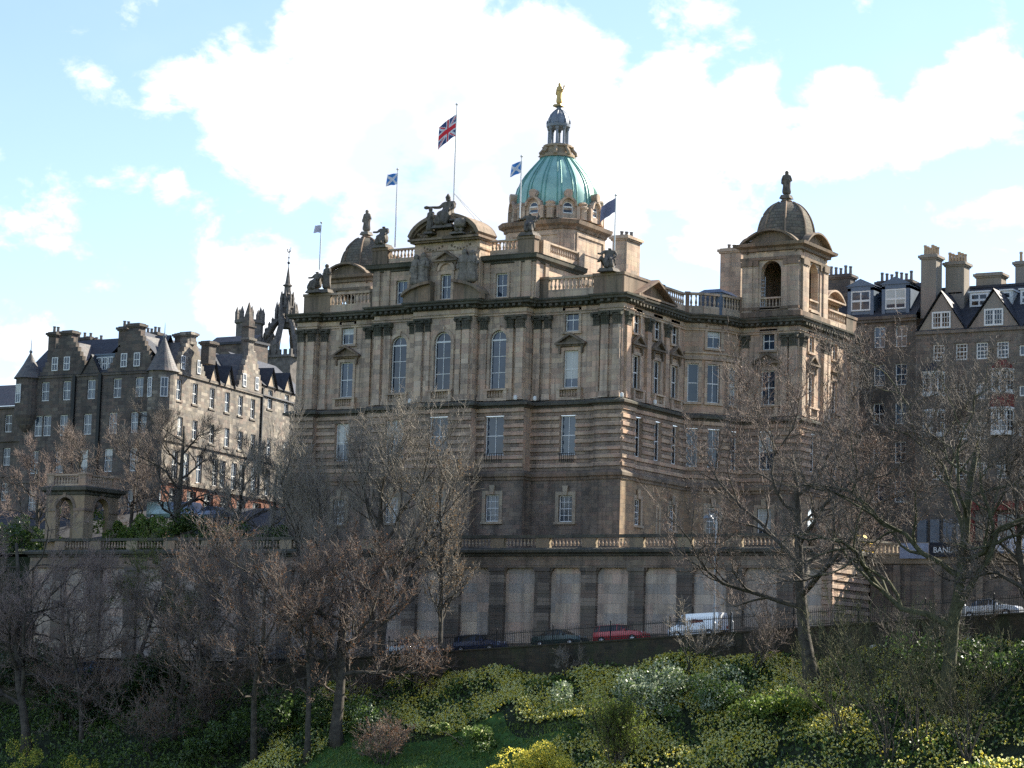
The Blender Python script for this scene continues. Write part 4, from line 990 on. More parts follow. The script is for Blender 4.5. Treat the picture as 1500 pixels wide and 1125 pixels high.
# garden wall with its iron railing
gw = thing('garden_wall', 'long mossy garden wall with black iron railing beside the climbing street', 'wall')
m = Mesh(); X = np.arange(-110, 110.1, 5)
for i in range(len(X)-1):
    a, b = X[i], X[i+1]
    def sl(y0, y1, d0, d1):
        m.add([(a, y0, zw(a)+d0), (b, y0, zw(b)+d0), (b, y1, zw(b)+d0), (a, y1, zw(a)+d0), (a, y0, zw(a)+d1), (b, y0, zw(b)+d1), (b, y1, zw(b)+d1), (a, y1, zw(a)+d1)],
              [(0,3,2,1),(4,5,6,7),(0,1,5,4),(1,2,6,5),(2,3,7,6),(3,0,4,7)])
    sl(-19.35, -19.0, -4.5, -.12); sl(-19.45, -18.9, -.12, 0)
place(m.build('masonry', 'wallrub'), gw)
for i in range(0, len(X)-1):
    a, b = X[i], X[i+1]
    if b < -66 or a > 66: continue
    m = Mesh()
    for x in np.arange(a, b, .16):
        z = zw(x); m.box(x-.016, x+.016, -19.19, -19.16, z, z+1.12); m.add([(x-.03, -19.19, z+1.1), (x+.03, -19.19, z+1.1), (x, -19.175, z+1.3), (x, -19.15, z+1.1)], [(0, 1, 2), (1, 3, 2), (3, 0, 2)])
    for dz in (.12, 1.0): m.add([(a, -19.2, zw(a)+dz), (b, -19.2, zw(b)+dz), (b, -19.15, zw(b)+dz), (a, -19.15, zw(a)+dz), (a, -19.2, zw(a)+dz+.05), (b, -19.2, zw(b)+dz+.05), (b, -19.15, zw(b)+dz+.05), (a, -19.15, zw(a)+dz+.05)],
                                [(0,3,2,1),(4,5,6,7),(0,1,5,4),(1,2,6,5),(2,3,7,6),(3,0,4,7)])
    m.lathe([(.05, zw(a)), (.05, zw(a)+1.35), (.08, zw(a)+1.4), (.02, zw(a)+1.5)], a, -19.175, 6)
    place(m.build('railing', 'iron'), gw)

# ---- the terrace
ter = thing('terrace_wall', 'long arcaded retaining terrace with balustrade below the domed bank', 'terrace')
TX0, TX1, TF_ = -58.5, 23.1, FRONT
NP = [-6.98+4.36*k for k in range(-12, 8)]
NP = [a for a in NP if TX0 < a < TX1]
m = Mesh(); mp = Mesh(); md = Mesh()
TS = Fr((TX1, 0), (0, 1), (1, 0))
for i in range(len(NP)-1):
    a, b = NP[i], NP[i+1]; zb = max(zr(a), zr(b))+.9
    mp.T = FRONT; mp.quad((a+.7, 7.62, 1 if zb < 2 else zb-2), (b-.7, 7.62, 1 if zb < 2 else zb-2), (b-.7, 7.62, 9.3), (a+.7, 7.62, 9.3)); mp.T = None
    m.T = FRONT            # rounded recess corners
    for s, e in ((1, a+.70), (-1, b-.70)): m.prism([(e, 9.28), (e+s*.32, 9.28), (e+s*.22, 9.1), (e+s*.06, 8.94), (e, 8.6)], 7.6, 7.9)
    m.T = None
mp.T = FRONT; mp.quad((NP[-1]+.7, 7.62, 3), (TX1-.9, 7.62, 3), (TX1-.9, 7.62, 9.3), (NP[-1]+.7, 7.62, 9.3)); mp.quad((TX0, 7.62, -4), (NP[0], 7.62, -4), (NP[0], 7.62, 9.3), (TX0, 7.62, 9.3)); mp.T = None
mp.build('recessed_panel', 'panel', ter)
q = Mesh(); banded(q, FRONT, TX1-.9, TX1+.0, 0, 9.3, 7.85, (), 15, .3); q.build('corner_pier', 'rust', ter)
for a in NP:
    q = Mesh(); q.T = FRONT
    zb = zr(a)
    for k in range(20):
        z0 = 9.0-.62*(k+1)
        if z0 < zb-1: break
        q.box(a-.70, a+.70, 7.55, 8.0, z0+.03, z0+.62); q.box(a-.66, a+.66, 7.5, 7.96, z0, z0+.03)
    q.box(a-.78, a+.78, 7.5, 8.1, 9.0, 9.28); q.T = None
    q.build('pier', 'pier', ter)
m.T = FRONT
m.box(TX0, TX1, 7.4, 8.0, 9.28, 10.25)
m.T = None
md.sweep([(TX0, 30), (TX0, -8), (TX1, -8), (TX1, 40)], [(0, 10.2), (.15, 10.25), (.2, 10.4), (.5, 10.52), (.55, 10.72), (.45, 10.8), (.05, 10.92), (-.5, 10.92)])
m.sweep([(TX0, 30), (TX0, -8), (TX1, -8), (TX1, 40)], [(.02, 9.28), (.06, 9.5), (.02, 9.55), (.02, 10.2)])
m.build('entablature', 'terr', ter); md.build('cornice', 'soot', ter)
for x, s in ((TX1, 1), (TX0, -1)):      # the returns, boldly coursed
    q = Mesh(); fr = Fr((x, 0), (0, 1), (s, 0))
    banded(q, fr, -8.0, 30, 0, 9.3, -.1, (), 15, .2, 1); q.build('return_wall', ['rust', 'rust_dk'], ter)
q = Mesh(); q.T = FRONT; q.box(TX0, TX1, 7.2, 8.04, -4, 0.8); q.T = None
for i in range(len(NP)-1):
    a, b = NP[i], NP[i+1]; q.T = FRONT; q.box(a, b, 7.3, 8.06, -2, max(zr(a), zr(b))+.9); q.T = None
q.build('plinth', 'soot2', ter)
m = Mesh(); m.quad((TX0, -7.9, 10.86), (TX1, -7.9, 10.86), (TX1, 40, 10.86), (TX0, 40, 10.86)); m.build('terrace_floor', 'paving', ter)
for i in range(len(NP)):
    a = NP[i]; q = Mesh(); q.T = FRONT; q.box(a-.62, a+.62, 7.6, 8.05, 10.92, 11.8); q.T = None; q.build('pedestal', 'ped', ter)
    if i < len(NP)-1:
        q = Mesh(); balustrade(q, FRONT, a+.62, NP[i+1]-.62, 10.95, 11.75, 7.82, step=.335, n=8, rails=False, fat=1.25); q.build('balusters', 'stone_up', ter)
q = Mesh(); balustrade(q, TS, -7, 8, 10.95, 11.75, -.18, step=.335, n=6, rails=False, fat=1.25); q.build('balusters', 'stone_up', ter)
q = Mesh(); q.T = FRONT; q.box(TX0, TX1+.05, 7.55, 8.1, 11.72, 11.98); q.T = TS; q.box(-8, 30, -.45, .1, 11.72, 11.98); q.T = None; q.build('coping', 'soot', ter)
q = Mesh(); q.T = FRONT; q.box(TX1-1.0, TX1+.02, 7.5, 8.07, 10.93, 11.75); q.T = None; q.build('pedestal', 'stone_up', ter)

# ---- garden pavilion on the terrace's left end
kio = thing('garden_pavilion', 'small arched stone pavilion with balustraded roof at the left end of the terrace', 'pavilion')
kx0, kx1, ky0, ky1 = -57.4, -52.7, -7.45, -2.6
KF = [(FRONT, kx0, kx1, -ky0), (Fr((kx1, 0), (0, 1), (1, 0)), ky0, ky1, 0), (Fr((0, ky1), (1, 0), (0, 1)), kx0, kx1, 0), (Fr((kx0, 0), (0, 1), (-1, 0)), ky0, ky1, 0)]
m = Mesh(); md = Mesh()
for fr, a0, a1, d in KF:
    c = (a0+a1)/2
    wall(m, fr, a0, a1, 10.9, 16.4, d, [(c-1.05, c+1.05, 10.9, 15.9, True)], .55); wall(m, fr, a0+.55, a1-.55, 10.9, 16.4, d-.55, [(c-1.05, c+1.05, 10.9, 15.9, True)], .02)
    surround(md, fr, c-1.05, c+1.05, 14.8, 15.9, d, .28, .08, False, True)
    md.T = fr
    for s0, s1 in ((a0-.06, c-1.05), (c+1.05, a1+.06)): md.box(s0, s1, d+.003, d+.1, 14.62, 14.85)
    md.T = None
place(m.build('arcade_wall', 'ped'), kio); place(md.build('arch_moulding', 'terr'), kio)
KR = [(kx0, ky0), (kx1, ky0), (kx1, ky1), (kx0, ky1)]
m = Mesh(); m.sweep(KR, [(0, 16.1), (.12, 16.2), (.15, 16.4), (.5, 16.55), (.55, 16.85), (0, 17.0)], True); m.add([(p[0], p[1], 16.9) for p in KR], [(0, 1, 2, 3)]); m.add([(p[0], p[1], 16.3) for p in KR], [(0, 1, 2, 3)]); place(m.build('cornice', 'soot'), kio)
for fr, a0, a1, d in KF:
    q = Mesh(); balustrade(q, fr, a0+.75, a1-.75, 17.0, 18.1, d-.2, step=.34, fat=1.2); place(q.build('balustrade', 'stone_up'), kio)
for x in (kx0+.4, kx1-.4):
    for y in (ky0+.4, ky1-.4):
        q = Mesh(); q.box(x-.42, x+.42, y-.42, y+.42, 16.95, 18.0); q.box(x-.5, x+.5, y-.5, y+.5, 18.0, 18.2); place(q.build('corner_block', 'stone_pink'), kio)
# upper ground behind the terrace: the street rising to the old town houses on the left, paving on the right
m = Mesh(); m.add([(-300, -6, 9.5), (-58.6, -6, 10.7), (-58.6, 12, 13), (-36, 12, 13.2), (-36, 60, 17.5), (-300, 60, 17.5)], [(0, 1, 2, 3, 4, 5)]); m.build('upper_garden', 'soil', kind='structure')
m = Mesh(); m.quad((-62, 2, 12.6), (-30, -2, 11.6), (-35, 16.5, 16.6), (-100, 17.6, 16.9)); m.quad((-100, 17.6, 16.9), (-35, 16.5, 16.6), (-48, 90, 19), (-100, 90, 19)); m.build('upper_road', 'asphalt', kind='structure')
m = Mesh(); m.box(-400, -58.45, -7.6, 70, -16, 10.3); m.build('hillside', 'soil', kind='structure')
m = Mesh(); m.box(23.15, 130, .82, 60, 2, 10.1); m.build('mound_street', 'asphalt', kind='structure')
m = Mesh(); m.quad((-400, 60, 17.4), (400, 60, 17.4), (400, 400, 30), (-400, 400, 30)); m.build('hill', 'soil', kind='structure')
# ---- dark retaining wall, pale parapet and banners on the right
rw = thing('retaining_wall', 'dark retaining wall with pale parapet beyond the right end of the terrace', 'wall')
m = Mesh(); m.box(23.2, 130, -.6, .8, 1, 10.0); place(m.build('masonry', 'base'), rw)
for x in np.arange(25.5, 60, 3.4):
    m = Mesh(); m.box(x-.28, x+.28, -.85, -.6, 1, 9.9); place(m.build('pier', 'terr'), rw)
m = Mesh(); m.box(23.2, 130, -.75, .85, 10.0, 10.7); m.box(23.2, 130, -.85, .95, 10.7, 10.85); place(m.build('parapet', 'ped'), rw)
def text(name, body, size, loc, mat, rz=0., par=None, thick=.01):
    c = bpy.data.curves.new(name, 'FONT'); c.body = body; c.size = size; c.extrude = thick; c.align_x = 'LEFT'
    o = bpy.data.objects.new(name, c); COL.objects.link(o)
    dg = bpy.context.evaluated_depsgraph_get(); dg.update()
    me = bpy.data.meshes.new_from_object(o.evaluated_get(dg)); bpy.data.objects.remove(o); bpy.data.curves.remove(c)
    me.materials.clear(); me.materials.append(MT[mat])
    for v in me.vertices:
        x, y, z = v.co; v.co = (x, -z, y)
    q = bpy.data.objects.new(name, me); COL.objects.link(q)
    if par: q.parent = par
    q.location = loc; q.rotation_euler = (0, 0, rz); return q
MT['banner'] = plain('black_banner_cloth', (.02, .021, .028), .8); MT['banner_w'] = plain('white_banner_cloth', (.62, .62, .66), .8, 0, .12, 2)
b0 = on_y(1361, 806, -1.0); b1 = on_y(1457, 818, -1.0); bl = b1[0]-b0[0]
bn = thing('banner', 'black banner with white lettering hung on the pale parapet', 'banner', (b0[0], -1.0, 10.55))
m = Mesh(); K = 20
for k in range(K):
    x0, x1 = bl*k/K, bl*(k+1)/K
    y0, y1 = .03*math.sin(k*1.1), .03*math.sin((k+1)*1.1); m.quad((x0, y0, -.02), (x1, y1, -.02), (x1, y1, 1.1), (x0, y0, 1.1))
m.build('cloth', 'banner', bn)
text('lettering', 'BANDS IN', .62, (.35, -.06, .3), 'white', 0, bn); text('lettering', 'FUN', .66, (bl*.6, -.06, .3), 'white', 0, bn)
m = Mesh(); ex = bl*.88; m.T = Fr((ex, -.06), (1, 0), (0, -1))
m.prism([(0, .2), (.18, .2), (.34, .5), (.5, .2), (.68, .2), (.42, .72), (.26, .72)], 0, .02); m.lathe; m.T = None
m.prism; m.build('emblem', 'white', bn)
m = Mesh(); m.T = Fr((ex, -.06), (1, 0), (0, -1)); m.prism([(.34+.1*math.cos(t*.785), .84+.1*math.sin(t*.785)) for t in range(8)], 0, .02); m.T = None; m.build('emblem', 'white', bn)
b2 = on_y(1456, 790, -1.1)
w2 = thing('banner', 'pale weathered banner hung above the right end of the parapet', 'banner', (b2[0], -1.1, 10.95))
m = Mesh()
for k in range(20):
    x0, x1 = .5*k, .5*(k+1); y0, y1 = .03*math.sin(k*1.7), .03*math.sin((k+1)*1.7); m.quad((x0, y0, 0), (x1, y1, 0), (x1, y1, 1.1), (x0, y0, 1.1))
m.build('cloth', 'banner_w', w2)
m = Mesh(); m.box(0, 10, -.02, .06, -.2, -.02); m.build('green_edge', 'lead_dk', w2)
MT['bannerg'] = plain('grey_blue_banner', (.25, .27, .33), .8)
b3 = on_y(1318, 800, -1.0); w3 = thing('banner', 'small grey blue banner left of the black banner on the parapet', 'banner', (b3[0], -1.0, 10.4))
m = Mesh()
for k in range(6):
    x0, x1 = .4*k, .4*(k+1); y0, y1 = .03*math.sin(k*1.7), .03*math.sin((k+1)*1.7); m.quad((x0, y0, 0), (x1, y1, 0), (x1, y1, 1.2), (x0, y0, 1.2))
m.build('cloth', 'bannerg', w3)
# low railing wall with pale uprights, left of the banners
m = Mesh()
for k in range(14): m.box(23.6+k*.34, 23.75+k*.34, -.7, -.5, 10.86, 11.5)
m.box(23.4, 28.4, -.75, -.45, 11.5, 11.65)
tag(m.build('low_balustrade', 'ped'), 'short pale balustrade on the parapet just right of the terrace corner', 'balustrade')
MT['yellow'] = plain('yellow_paint', (.75, .48, .02), .5)
e = on_y(1262, 792, 7)
m = Mesh(); m.frustum(e[0], 7, 11.6, 12.5, 2.0, 1.0, 1.7, .9); m.frustum(e[0]-.2, 7, 12.5, 12.8, 1.2, .8, .9, .6); m.box(e[0]-.9, e[0]+.9, 6.6, 7.4, 10.1, 11.6)
tag(m.build('grit_bin', 'yellow'), 'yellow grit bin beside the right corner of the bank', 'bin')

# ================================================================== OLD TOWN HOUSES ON THE LEFT
def crow_gable(m, fr, c, w, z0, h, d, n=7, th=.6, top=.9):
    """crow-stepped gable: a stack of shrinking courses"""
    m.T = fr; P = [(c-w/2, z0)]
    for k in range(n):
        x = w/2-(w/2-top)*k/n; z = z0+h*(k+.75)/n; x2 = w/2-(w/2-top)*(k+1)/n
        P += [(c-x, z), (c-x2, z)]
    P += [(c-top, z0+h), (c+top, z0+h)]
    Q = [(2*c-a, z) for a, z in P[:-2]][::-1]
    m.prism(P+Q, d-th, d); m.T = None
def gable_roof(m, fr, c, w, z0, h, d0, d1):
    m.T = fr
    m.quad((c-w/2, d0, z0), (c, d0, z0+h), (c, d1, z0+h), (c-w/2, d1, z0)); m.quad((c, d0, z0+h), (c+w/2, d0, z0), (c+w/2, d1, z0), (c, d1, z0+h))
    m.T = None
def wins(par, fr, d, lst, glass=('glass', 'glass_pale', 'glass'), cols=2, bars=(.5,), w=None, rd=.22, **k):
    for i, o in enumerate(lst): window(fr, *o, d, par, False, cols, bars, rd=rd, glass=glass[i % len(glass)], **k)
lh = thing('turreted_tenement', 'soot dark crow stepped tenement with round corner turrets left of the bank', 'building')
LY = 17.71; LFr = Fr((0, LY), (1, 0), (0, -1)); an = R(11)
LC = (-64.42, LY); RFr = Fr(LC, (-math.sin(an), math.cos(an)), (math.cos(an), math.sin(an)))
def lx(px): return on_y(px, 580, LY)[0]
def op(c, z0, z1, w=1.15): return (c-w/2, c+w/2, z0, z1)
fl = [op(lx(p), 28.85, 30.95) for p in (66, 97, 133, 171, 203)] + [op(lx(p), 25, 27.25) for p in (58, 71, 95, 130, 167, 199, 210)] + [op(lx(p), 20.9, 23.4) for p in (55, 92, 127, 163, 200)] + [op(lx(p), 16.5, 19) for p in (55, 92, 127, 163, 200)]
m = Mesh(); wall(m, LFr, -84.6, -64.42, 13, 31.7, 0, fl, .3)
m.T = LFr; m.box(-84.6, -64.5, .003, .14, 31.35, 31.7); m.box(-84.6, -64.5, .003, .1, 19.9, 20.15); m.T = None
place(m.build('north_wall', 'old'), lh); wins(lh, LFr, 0, fl, ('glass', 'glass_pale', 'glass_pale'))
fr_ = [op(s, 28.75, 31) for s in (3.2, 6.9, 10.9, 14.6, 17.9, 21)] + [op(s, 30.4, 32.6, 1.2) for s in (25.4, 29.8, 33)] + [op(s, 24.9, 27.0) for s in (3.8, 7.2, 11.2, 14.9, 18.2, 21.4, 25.6, 30)] + \
      [op(s, 20.3, 23.3, 1.3) for s in (3, 5.6, 8.6, 12.4, 14.2, 17, 19, 22, 25.5, 29, 32)]
gs = [(s-1.1, s+1.1, 16.4, 19.3) for s in (3, 7, 11, 15, 19, 23, 27.5, 31.5)]
m = Mesh(); wall(m, RFr, 0, 36, 19.9, 31.8, 0, fr_, .35); wall(m, RFr, 23.4, 36, 31.8, 33.0, .02, [o for o in fr_ if o[3] > 31.8], .35)
m.cur = 1; wall(m, RFr, 0, 36, 13, 19.9, .06, gs, .5); m.cur = 0
m.T = RFr; m.box(0, 36, .003, .22, 24.15, 24.45); m.box(0, 23.3, .003, .2, 31.5, 31.8); m.box(0, 36, .063, .4, 19.75, 20.1)
for o in fr_: m.box(o[0]-.2, o[1]+.2, .003, .12, o[2]-.22, o[2]-.003)
m.T = None
place(m.build('west_wall', ['old_sunlit', 'red']), lh); wins(lh, RFr, 0, fr_, ('glass_pale', 'glass', 'glass_dk')); wins(lh, RFr, .06, gs, ('glass_dk',), cols=2, bars=(.75,), rd=.4)
m = Mesh()                 # main slate roofs
LE = (-84.2, -64)
def P3(fr, a, d, z): return fr((a, d, z))
m.T = LFr; m.quad((-84.6, .2, 31.6), (-66, .2, 31.6), (-68, -5, 36.2), (-84.6, -5, 36.2)); m.quad((-84.6, -5, 36.2), (-68, -5, 36.2), (-70, -10.2, 31.6), (-84.6, -10.2, 31.6)); m.T = RFr
m.quad((0, .2, 31.7), (36, .25, 31.7), (36, -5, 36.4), (2, -5, 36.4)); m.quad((2, -5, 36.4), (36, -5, 36.4), (36, -10, 31.7), (2, -10, 31.7)); m.quad((23.3, .22, 32.9), (36, .25, 32.9), (36, -4.6, 36.9), (23.3, -4.6, 36.9)); m.T = None
place(m.build('roof', 'slate'), lh)
for fr, c, w, h, ws, md in ((LFr, lx(93), 7.0, 4.1, (lx(79), lx(96.5)), 'old'), (LFr, lx(191), 6.6, 4.4, (lx(180), lx(199)), 'old'), (RFr, 5.6, 7.2, 4.0, (3.6, 7.3), 'old_sunlit'), (RFr, 20.2, 6.6, 4.8, (18.4, 21.6), 'old_sunlit')):
    m = Mesh(); crow_gable(m, fr, c, w, 31.7, h, .06, 8, .55, .75); g = place(m.build('crow_stepped_gable', md), lh)
    for x in ws:
        w_ = window(fr, x-.42, x+.42, 32.1, 33.6, .3, None, False, 2, (.5,), rd=.22); w_.parent = g
    m = Mesh(); gable_roof(m, fr, c, w-.4, 31.75, h-.4, -.4, -5.2); place(m.build('cross_roof', 'slate_lt'), lh)
    x0, y0, _ = fr((c, -.5, 0)); cw_ = .38 if c > 15 else .72; chimney(x0-cw_, x0+cw_, y0-.45, y0+.55, 31.7+h-.6, 31.7+h+(1.5 if c > 15 else .75), lh, md, pots=0)
for px, py, n in ((77, 486, 2), (119, 494, 3), (133, 500, 4), (180, 478, 2), (217, 487, 5), (262, 488, 0), (301, 499, 0)):
    p = on_y(px, py, LY+(1 if px in (77, 180) else 6)); z = p[2]; chimney(p[0]-(.55 if n < 3 else 1.3), p[0]+(.55 if n < 3 else 1.3), p[1], p[1]+1.2, 33, z, lh, 'old', pots=n, ph=.7)
for px, rr, zt in ((43, 1.45, 34.3), (238, 1.5, 35.1)):     # round turrets with candle-snuffer roofs
    c = on_y(px, 560, LY+.2); T = Mesh(); T.lathe([(.5, 25.6), (1.0, 26.2), (rr*.9, 26.9), (rr, 27.3), (rr, 31.4), (rr+.12, 31.5)], c[0], c[1], 20); t = place(T.build('corner_turret', 'old_sunlit' if px > 100 else 'old', smooth=False), lh)
    T = Mesh(); T.lathe([(rr+.28, 31.4), (rr+.05, 31.75), (.52*rr, 31.4+(zt-31.4)*.55), (.1, zt), (.05, zt+.2)], c[0], c[1], 24); T.build('cone_roof', 'slate_lt', t)
    T = Mesh(); T.lathe([(.16, zt), (.2, zt+.2), (.05, zt+.35), (.03, zt+1.3), (.01, zt+1.6)], c[0], c[1], 6); T.build('finial', 'lead', t)
    for k in (-1.9, -.75) if px > 100 else (-1.7,):
        f = Fr((c[0], c[1]), (-math.sin(k), math.cos(k)), (math.cos(k), math.sin(k)))
        w_ = window(f, -.4, .4, 28.6, 30.7, rr+.2, None, False, 2, (.5,), rd=.2); w_.parent = t
for s, z0, w in ((10.9, 31.6, 2.2), (14.6, 31.6, 2.2), (25.4, 32.8, 2.5), (29.8, 32.8, 2.5)):    # pointed wall-head dormers
    m = Mesh(); m.T = RFr; m.prism([(s-w/2, z0), (s+w/2, z0), (s, z0+2.2)], -.3, .05); m.T = None; d_ = place(m.build('dormer', 'surround'), lh)
    m = Mesh(); gable_roof(m, RFr, s, w+.4, z0-.1, 2.5, .35, -3.6); m.build('dormer_roof', 'slate', d_)
c = lx(148); m = Mesh(); m.T = LFr; m.box(c-1.3, c+1.3, -2.6, -.4, 31.7, 33.6); m.box(c-1.5, c+1.5, -2.8, -.3, 33.6, 33.75); m.T = None; d_ = place(m.build('box_dormer', 'lead_dk'), lh)
for k in (-.82, 0, .82): w_ = window(LFr, c+k-.36, c+k+.36, 31.95, 33.4, -.18, None, False, 2, (.5,), rd=.2, bw=.05); w_.parent = d_
c = lx(133); m = Mesh(); m.T = LFr; m.prism([(c-1.2, 31.6), (c+1.2, 31.6), (c, 33.5)], -.3, .1); m.T = None; d_ = place(m.build('dormer', 'old'), lh); m = Mesh(); gable_roof(m, LFr, c, 2.9, 31.5, 2.2, .25, -2.5); m.build('dormer_roof', 'slate', d_)
for px in (110, 148): m = Mesh(); m.T = LFr; m.box(lx(px)-.3, lx(px)+.1, .003, .25, 14, 31.5); m.T = None; place(m.build('drainpipe', 'iron'), lh)
m = Mesh(); m.T = RFr; m.box(23.1, 23.3, .003, .2, 19.9, 32.6); m.T = None; place(m.build('drainpipe', 'iron'), lh)
m = Mesh(); m.T = LFr; m.quad((-84.6, 0, 13), (-84.6, -11, 13), (-84.6, -11, 31.7), (-84.6, 0, 31.7)); m.add([(-84.6, .2, 31.6), (-84.6, -10.2, 31.6), (-84.6, -5, 36.2)], [(0, 1, 2)]); m.T = None; place(m.build('gable_wall', 'old'), lh)
# low brown building at the far left
fb = thing('brown_tenement', 'brown sandstone tenement at the far left edge behind the trees', 'building')
BF = Fr((0, 24), (1, 0), (0, -1)); fl = [op(-86.2-3.0*k, z, z+2.0, 1.1) for k in range(4) for z in (26.4, 22.6, 18.6)]
m = Mesh(); wall(m, BF, -106, -84.3, 12, 29.4, 0, fl, .25); m.T = BF
for z in (29.2, 25.4, 21.4): m.box(-106, -84.3, .003, .25, z-.1, z+.15)
m.T = None; place(m.build('wall', 'old_b'), fb); wins(fb, BF, 0, fl, ('glass_dk', 'glass'))
m = Mesh(); m.T = BF; m.quad((-106, .3, 29.4), (-84.3, .3, 29.4), (-84.3, -5, 32.6), (-106, -5, 32.6)); m.T = None; place(m.build('roof', 'slate'), fb)
# tall gabled hall behind
hb = thing('stone_hall', 'dark stone hall with long slate roof behind the turreted tenement', 'building')
p0, p1 = on_y(306, 500, 62), on_y(372, 500, 62)
m = Mesh(); HF = Fr((0, 62), (1, 0), (0, -1)); m.T = HF; m.box(p0[0], p1[0], -3, 0, 15, 41.6); m.T = None; place(m.build('wall', 'old'), hb)
m = Mesh(); m.T = HF; m.box(p0[0]-.2, p1[0]+.2, -3.2, .25, 41.6, 41.9); m.quad((p0[0], 0, 41.9), (p1[0], 0, 41.9), (p1[0], -1.6, 42.9), (p0[0], -1.6, 42.9)); m.T = None; place(m.build('roof', 'slate'), hb)
p = on_y(367, 470, 61); m = Mesh(); m.box(p[0]-.55, p[0]+.55, 60, 61.2, 36, 44.2); m.frustum(p[0], 60.6, 44.2, 46.6, 1.0, 1.0, .1, .1); m.box(p[0]-.7, p[0]+.7, 59.8, 61.4, 43.4, 43.6); place(m.build('pinnacle', 'old'), hb)

# ================================================================== CROWN SPIRE
sp = thing('crown_spire_church', 'black gothic crown spire of a cathedral rising behind the old houses', 'church', (0, 0, 0))
sx, sy = -143.6, 145.1
m = Mesh(); m.box(sx-4.6, sx+4.6, sy-4.6, sy+4.6, 20, 53.0); m.box(sx-4.9, sx+4.9, sy-4.9, sy+4.9, 52.6, 53.0)
for k in range(9):
    for s in (-1, 1):
        m.box(sx-4.6+k*1.15-.25, sx-4.6+k*1.15+.25, sy+s*4.6-.2, sy+s*4.6+.2, 53, 53.9); m.box(sx+s*4.6-.2, sx+s*4.6+.2, sy-4.6+k*1.15-.25, sy-4.6+k*1.15+.25, 53, 53.9)
place(m.build('tower', 'spire'), sp)
def pinnacle(m, x, y, z0, z1, w):
    m.box(x-w/2, x+w/2, y-w/2, y+w/2, z0, z0+(z1-z0)*.55); m.frustum(x, y, z0+(z1-z0)*.55, z1, w*1.15, w*1.15, .04, .04)
for k in range(8):
    t = k*math.pi/4+R(15); r0 = 5.4 if k % 2 else 4.5
    m = Mesh(); pts = []
    for q in range(9):
        u = q/8; r = r0*(1-u)+.75*u; z = 52.5+7.2*math.sin(u*math.pi/2)**.9
        pts.append((sx+r*math.cos(t), sy+r*math.sin(t), z))
    m.tube(pts, [.62-.2*q/8 for q in range(9)], 5)
    for q in range(3, 9): pinnacle(m, pts[q][0], pts[q][1], pts[q][2]+.2, pts[q][2]+1.35, .34)
    place(m.build('flying_rib', 'spire'), sp)
    m = Mesh(); x, y = sx+r0*math.cos(t), sy+r0*math.sin(t); pinnacle(m, x, y, 52.5, 58.4 if k % 2 else 56.5, .9)
    for e in (-1, 1): pinnacle(m, x+e*.6, y, 52.5, 55.6, .4)
    place(m.build('pinnacle', 'spire'), sp)
m = Mesh(); m.lathe([(1.25, 58.2), (1.3, 59.4), (1.05, 59.5), (1.0, 61.6), (1.25, 61.7), (1.2, 62.0), (.8, 62.1), (.75, 63.9), (.95, 64.0), (.6, 64.3), (.55, 65.4), (.85, 65.5), (.8, 65.7), (.48, 65.8), (.1, 68.6), (.06, 68.8)], sx, sy, 8)
place(m.build('spirelet', 'spire'), sp)
for k in range(8):
    t = k*math.pi/4; m = Mesh(); pinnacle(m, sx+1.7*math.cos(t), sy+1.7*math.sin(t), 59.0, 62.8, .5); pinnacle(m, sx+1.05*math.cos(t+.4), sy+1.05*math.sin(t+.4), 61.6, 64.6, .34); place(m.build('pinnacle', 'spire'), sp)
m = Mesh(); m.tube([(sx, sy, 68.6), (sx, sy, 71.9)], .06, 5); m.lathe([(.02, 69.2), (.3, 69.5), (.02, 69.8)], sx, sy, 8); m.lathe([(.02, 70.2), (.18, 70.4), (.02, 70.6)], sx, sy, 8)
m.tube([(sx-.55, sy+.2, 72), (sx-.4, sy+.15, 71.5), (sx, sy, 71.3), (sx+.35, sy-.1, 71.5), (sx+.45, sy-.15, 72.1)], .09, 5); place(m.build('weathercock', 'iron'), sp)
p = on_y(376, 490, 140); m = Mesh(); m.lathe([(2.3, 30), (2.3, 58.3), (2.6, 58.5), (2.6, 59.0)], -147.6, 140.2, 8); place(m.build('stair_turret', 'spire'), sp)
for k in range(8):
    m = Mesh(); t = k*math.pi/4; pinnacle(m, -147.6+2.2*math.cos(t), 140.2+2.2*math.sin(t), 58.8, 61.3, .5); place(m.build('pinnacle', 'spire'), sp)
m = Mesh(); m.tube([(-147.6, 140.2, 53), (-146, 142, 55), (-145, 143.4, 57)], .5, 5); place(m.build('flying_rib', 'spire'), sp)

# ================================================================== HOUSES ON THE RIGHT
HY = 38.0; HFr = Fr((0, HY), (1, 0), (0, -1))
ha = thing('dormered_tenement', 'dark stone tenement with two blue grey lead dormers right of the bank', 'building')
fl = [op(c, z, z+2.1, 1.15) for c in (7.95, 10.2) for z in (33.25, 29.5, 25.7, 21.9, 18.1)]
m = Mesh(); wall(m, HFr, 3.0, 11.75, 9, 36.3, 0, fl, .3); m.T = HFr; m.box(3, 11.8, .003, .3, 35.75, 36.0); m.box(3, 11.8, .003, .45, 36.0, 36.3); m.box(3, 11.75, .003, .15, 24.9, 25.1); m.T = None
m.quad((3, HY, 9), (3, HY+12, 9), (3, HY+12, 36.3), (3, HY, 36.3)); place(m.build('wall', 'old_b'), ha); wins(ha, HFr, 0, fl, ('glass', 'glass_pale'))
m = Mesh(); m.T = HFr; m.quad((3, .3, 36.3), (11.8, .3, 36.3), (11.8, -4.2, 40.2), (3, -4.2, 40.2)); m.quad((3, -4.2, 40.2), (11.8, -4.2, 40.2), (11.8, -9, 36.3), (3, -9, 36.3)); m.T = None; place(m.build('roof', 'slate'), ha)
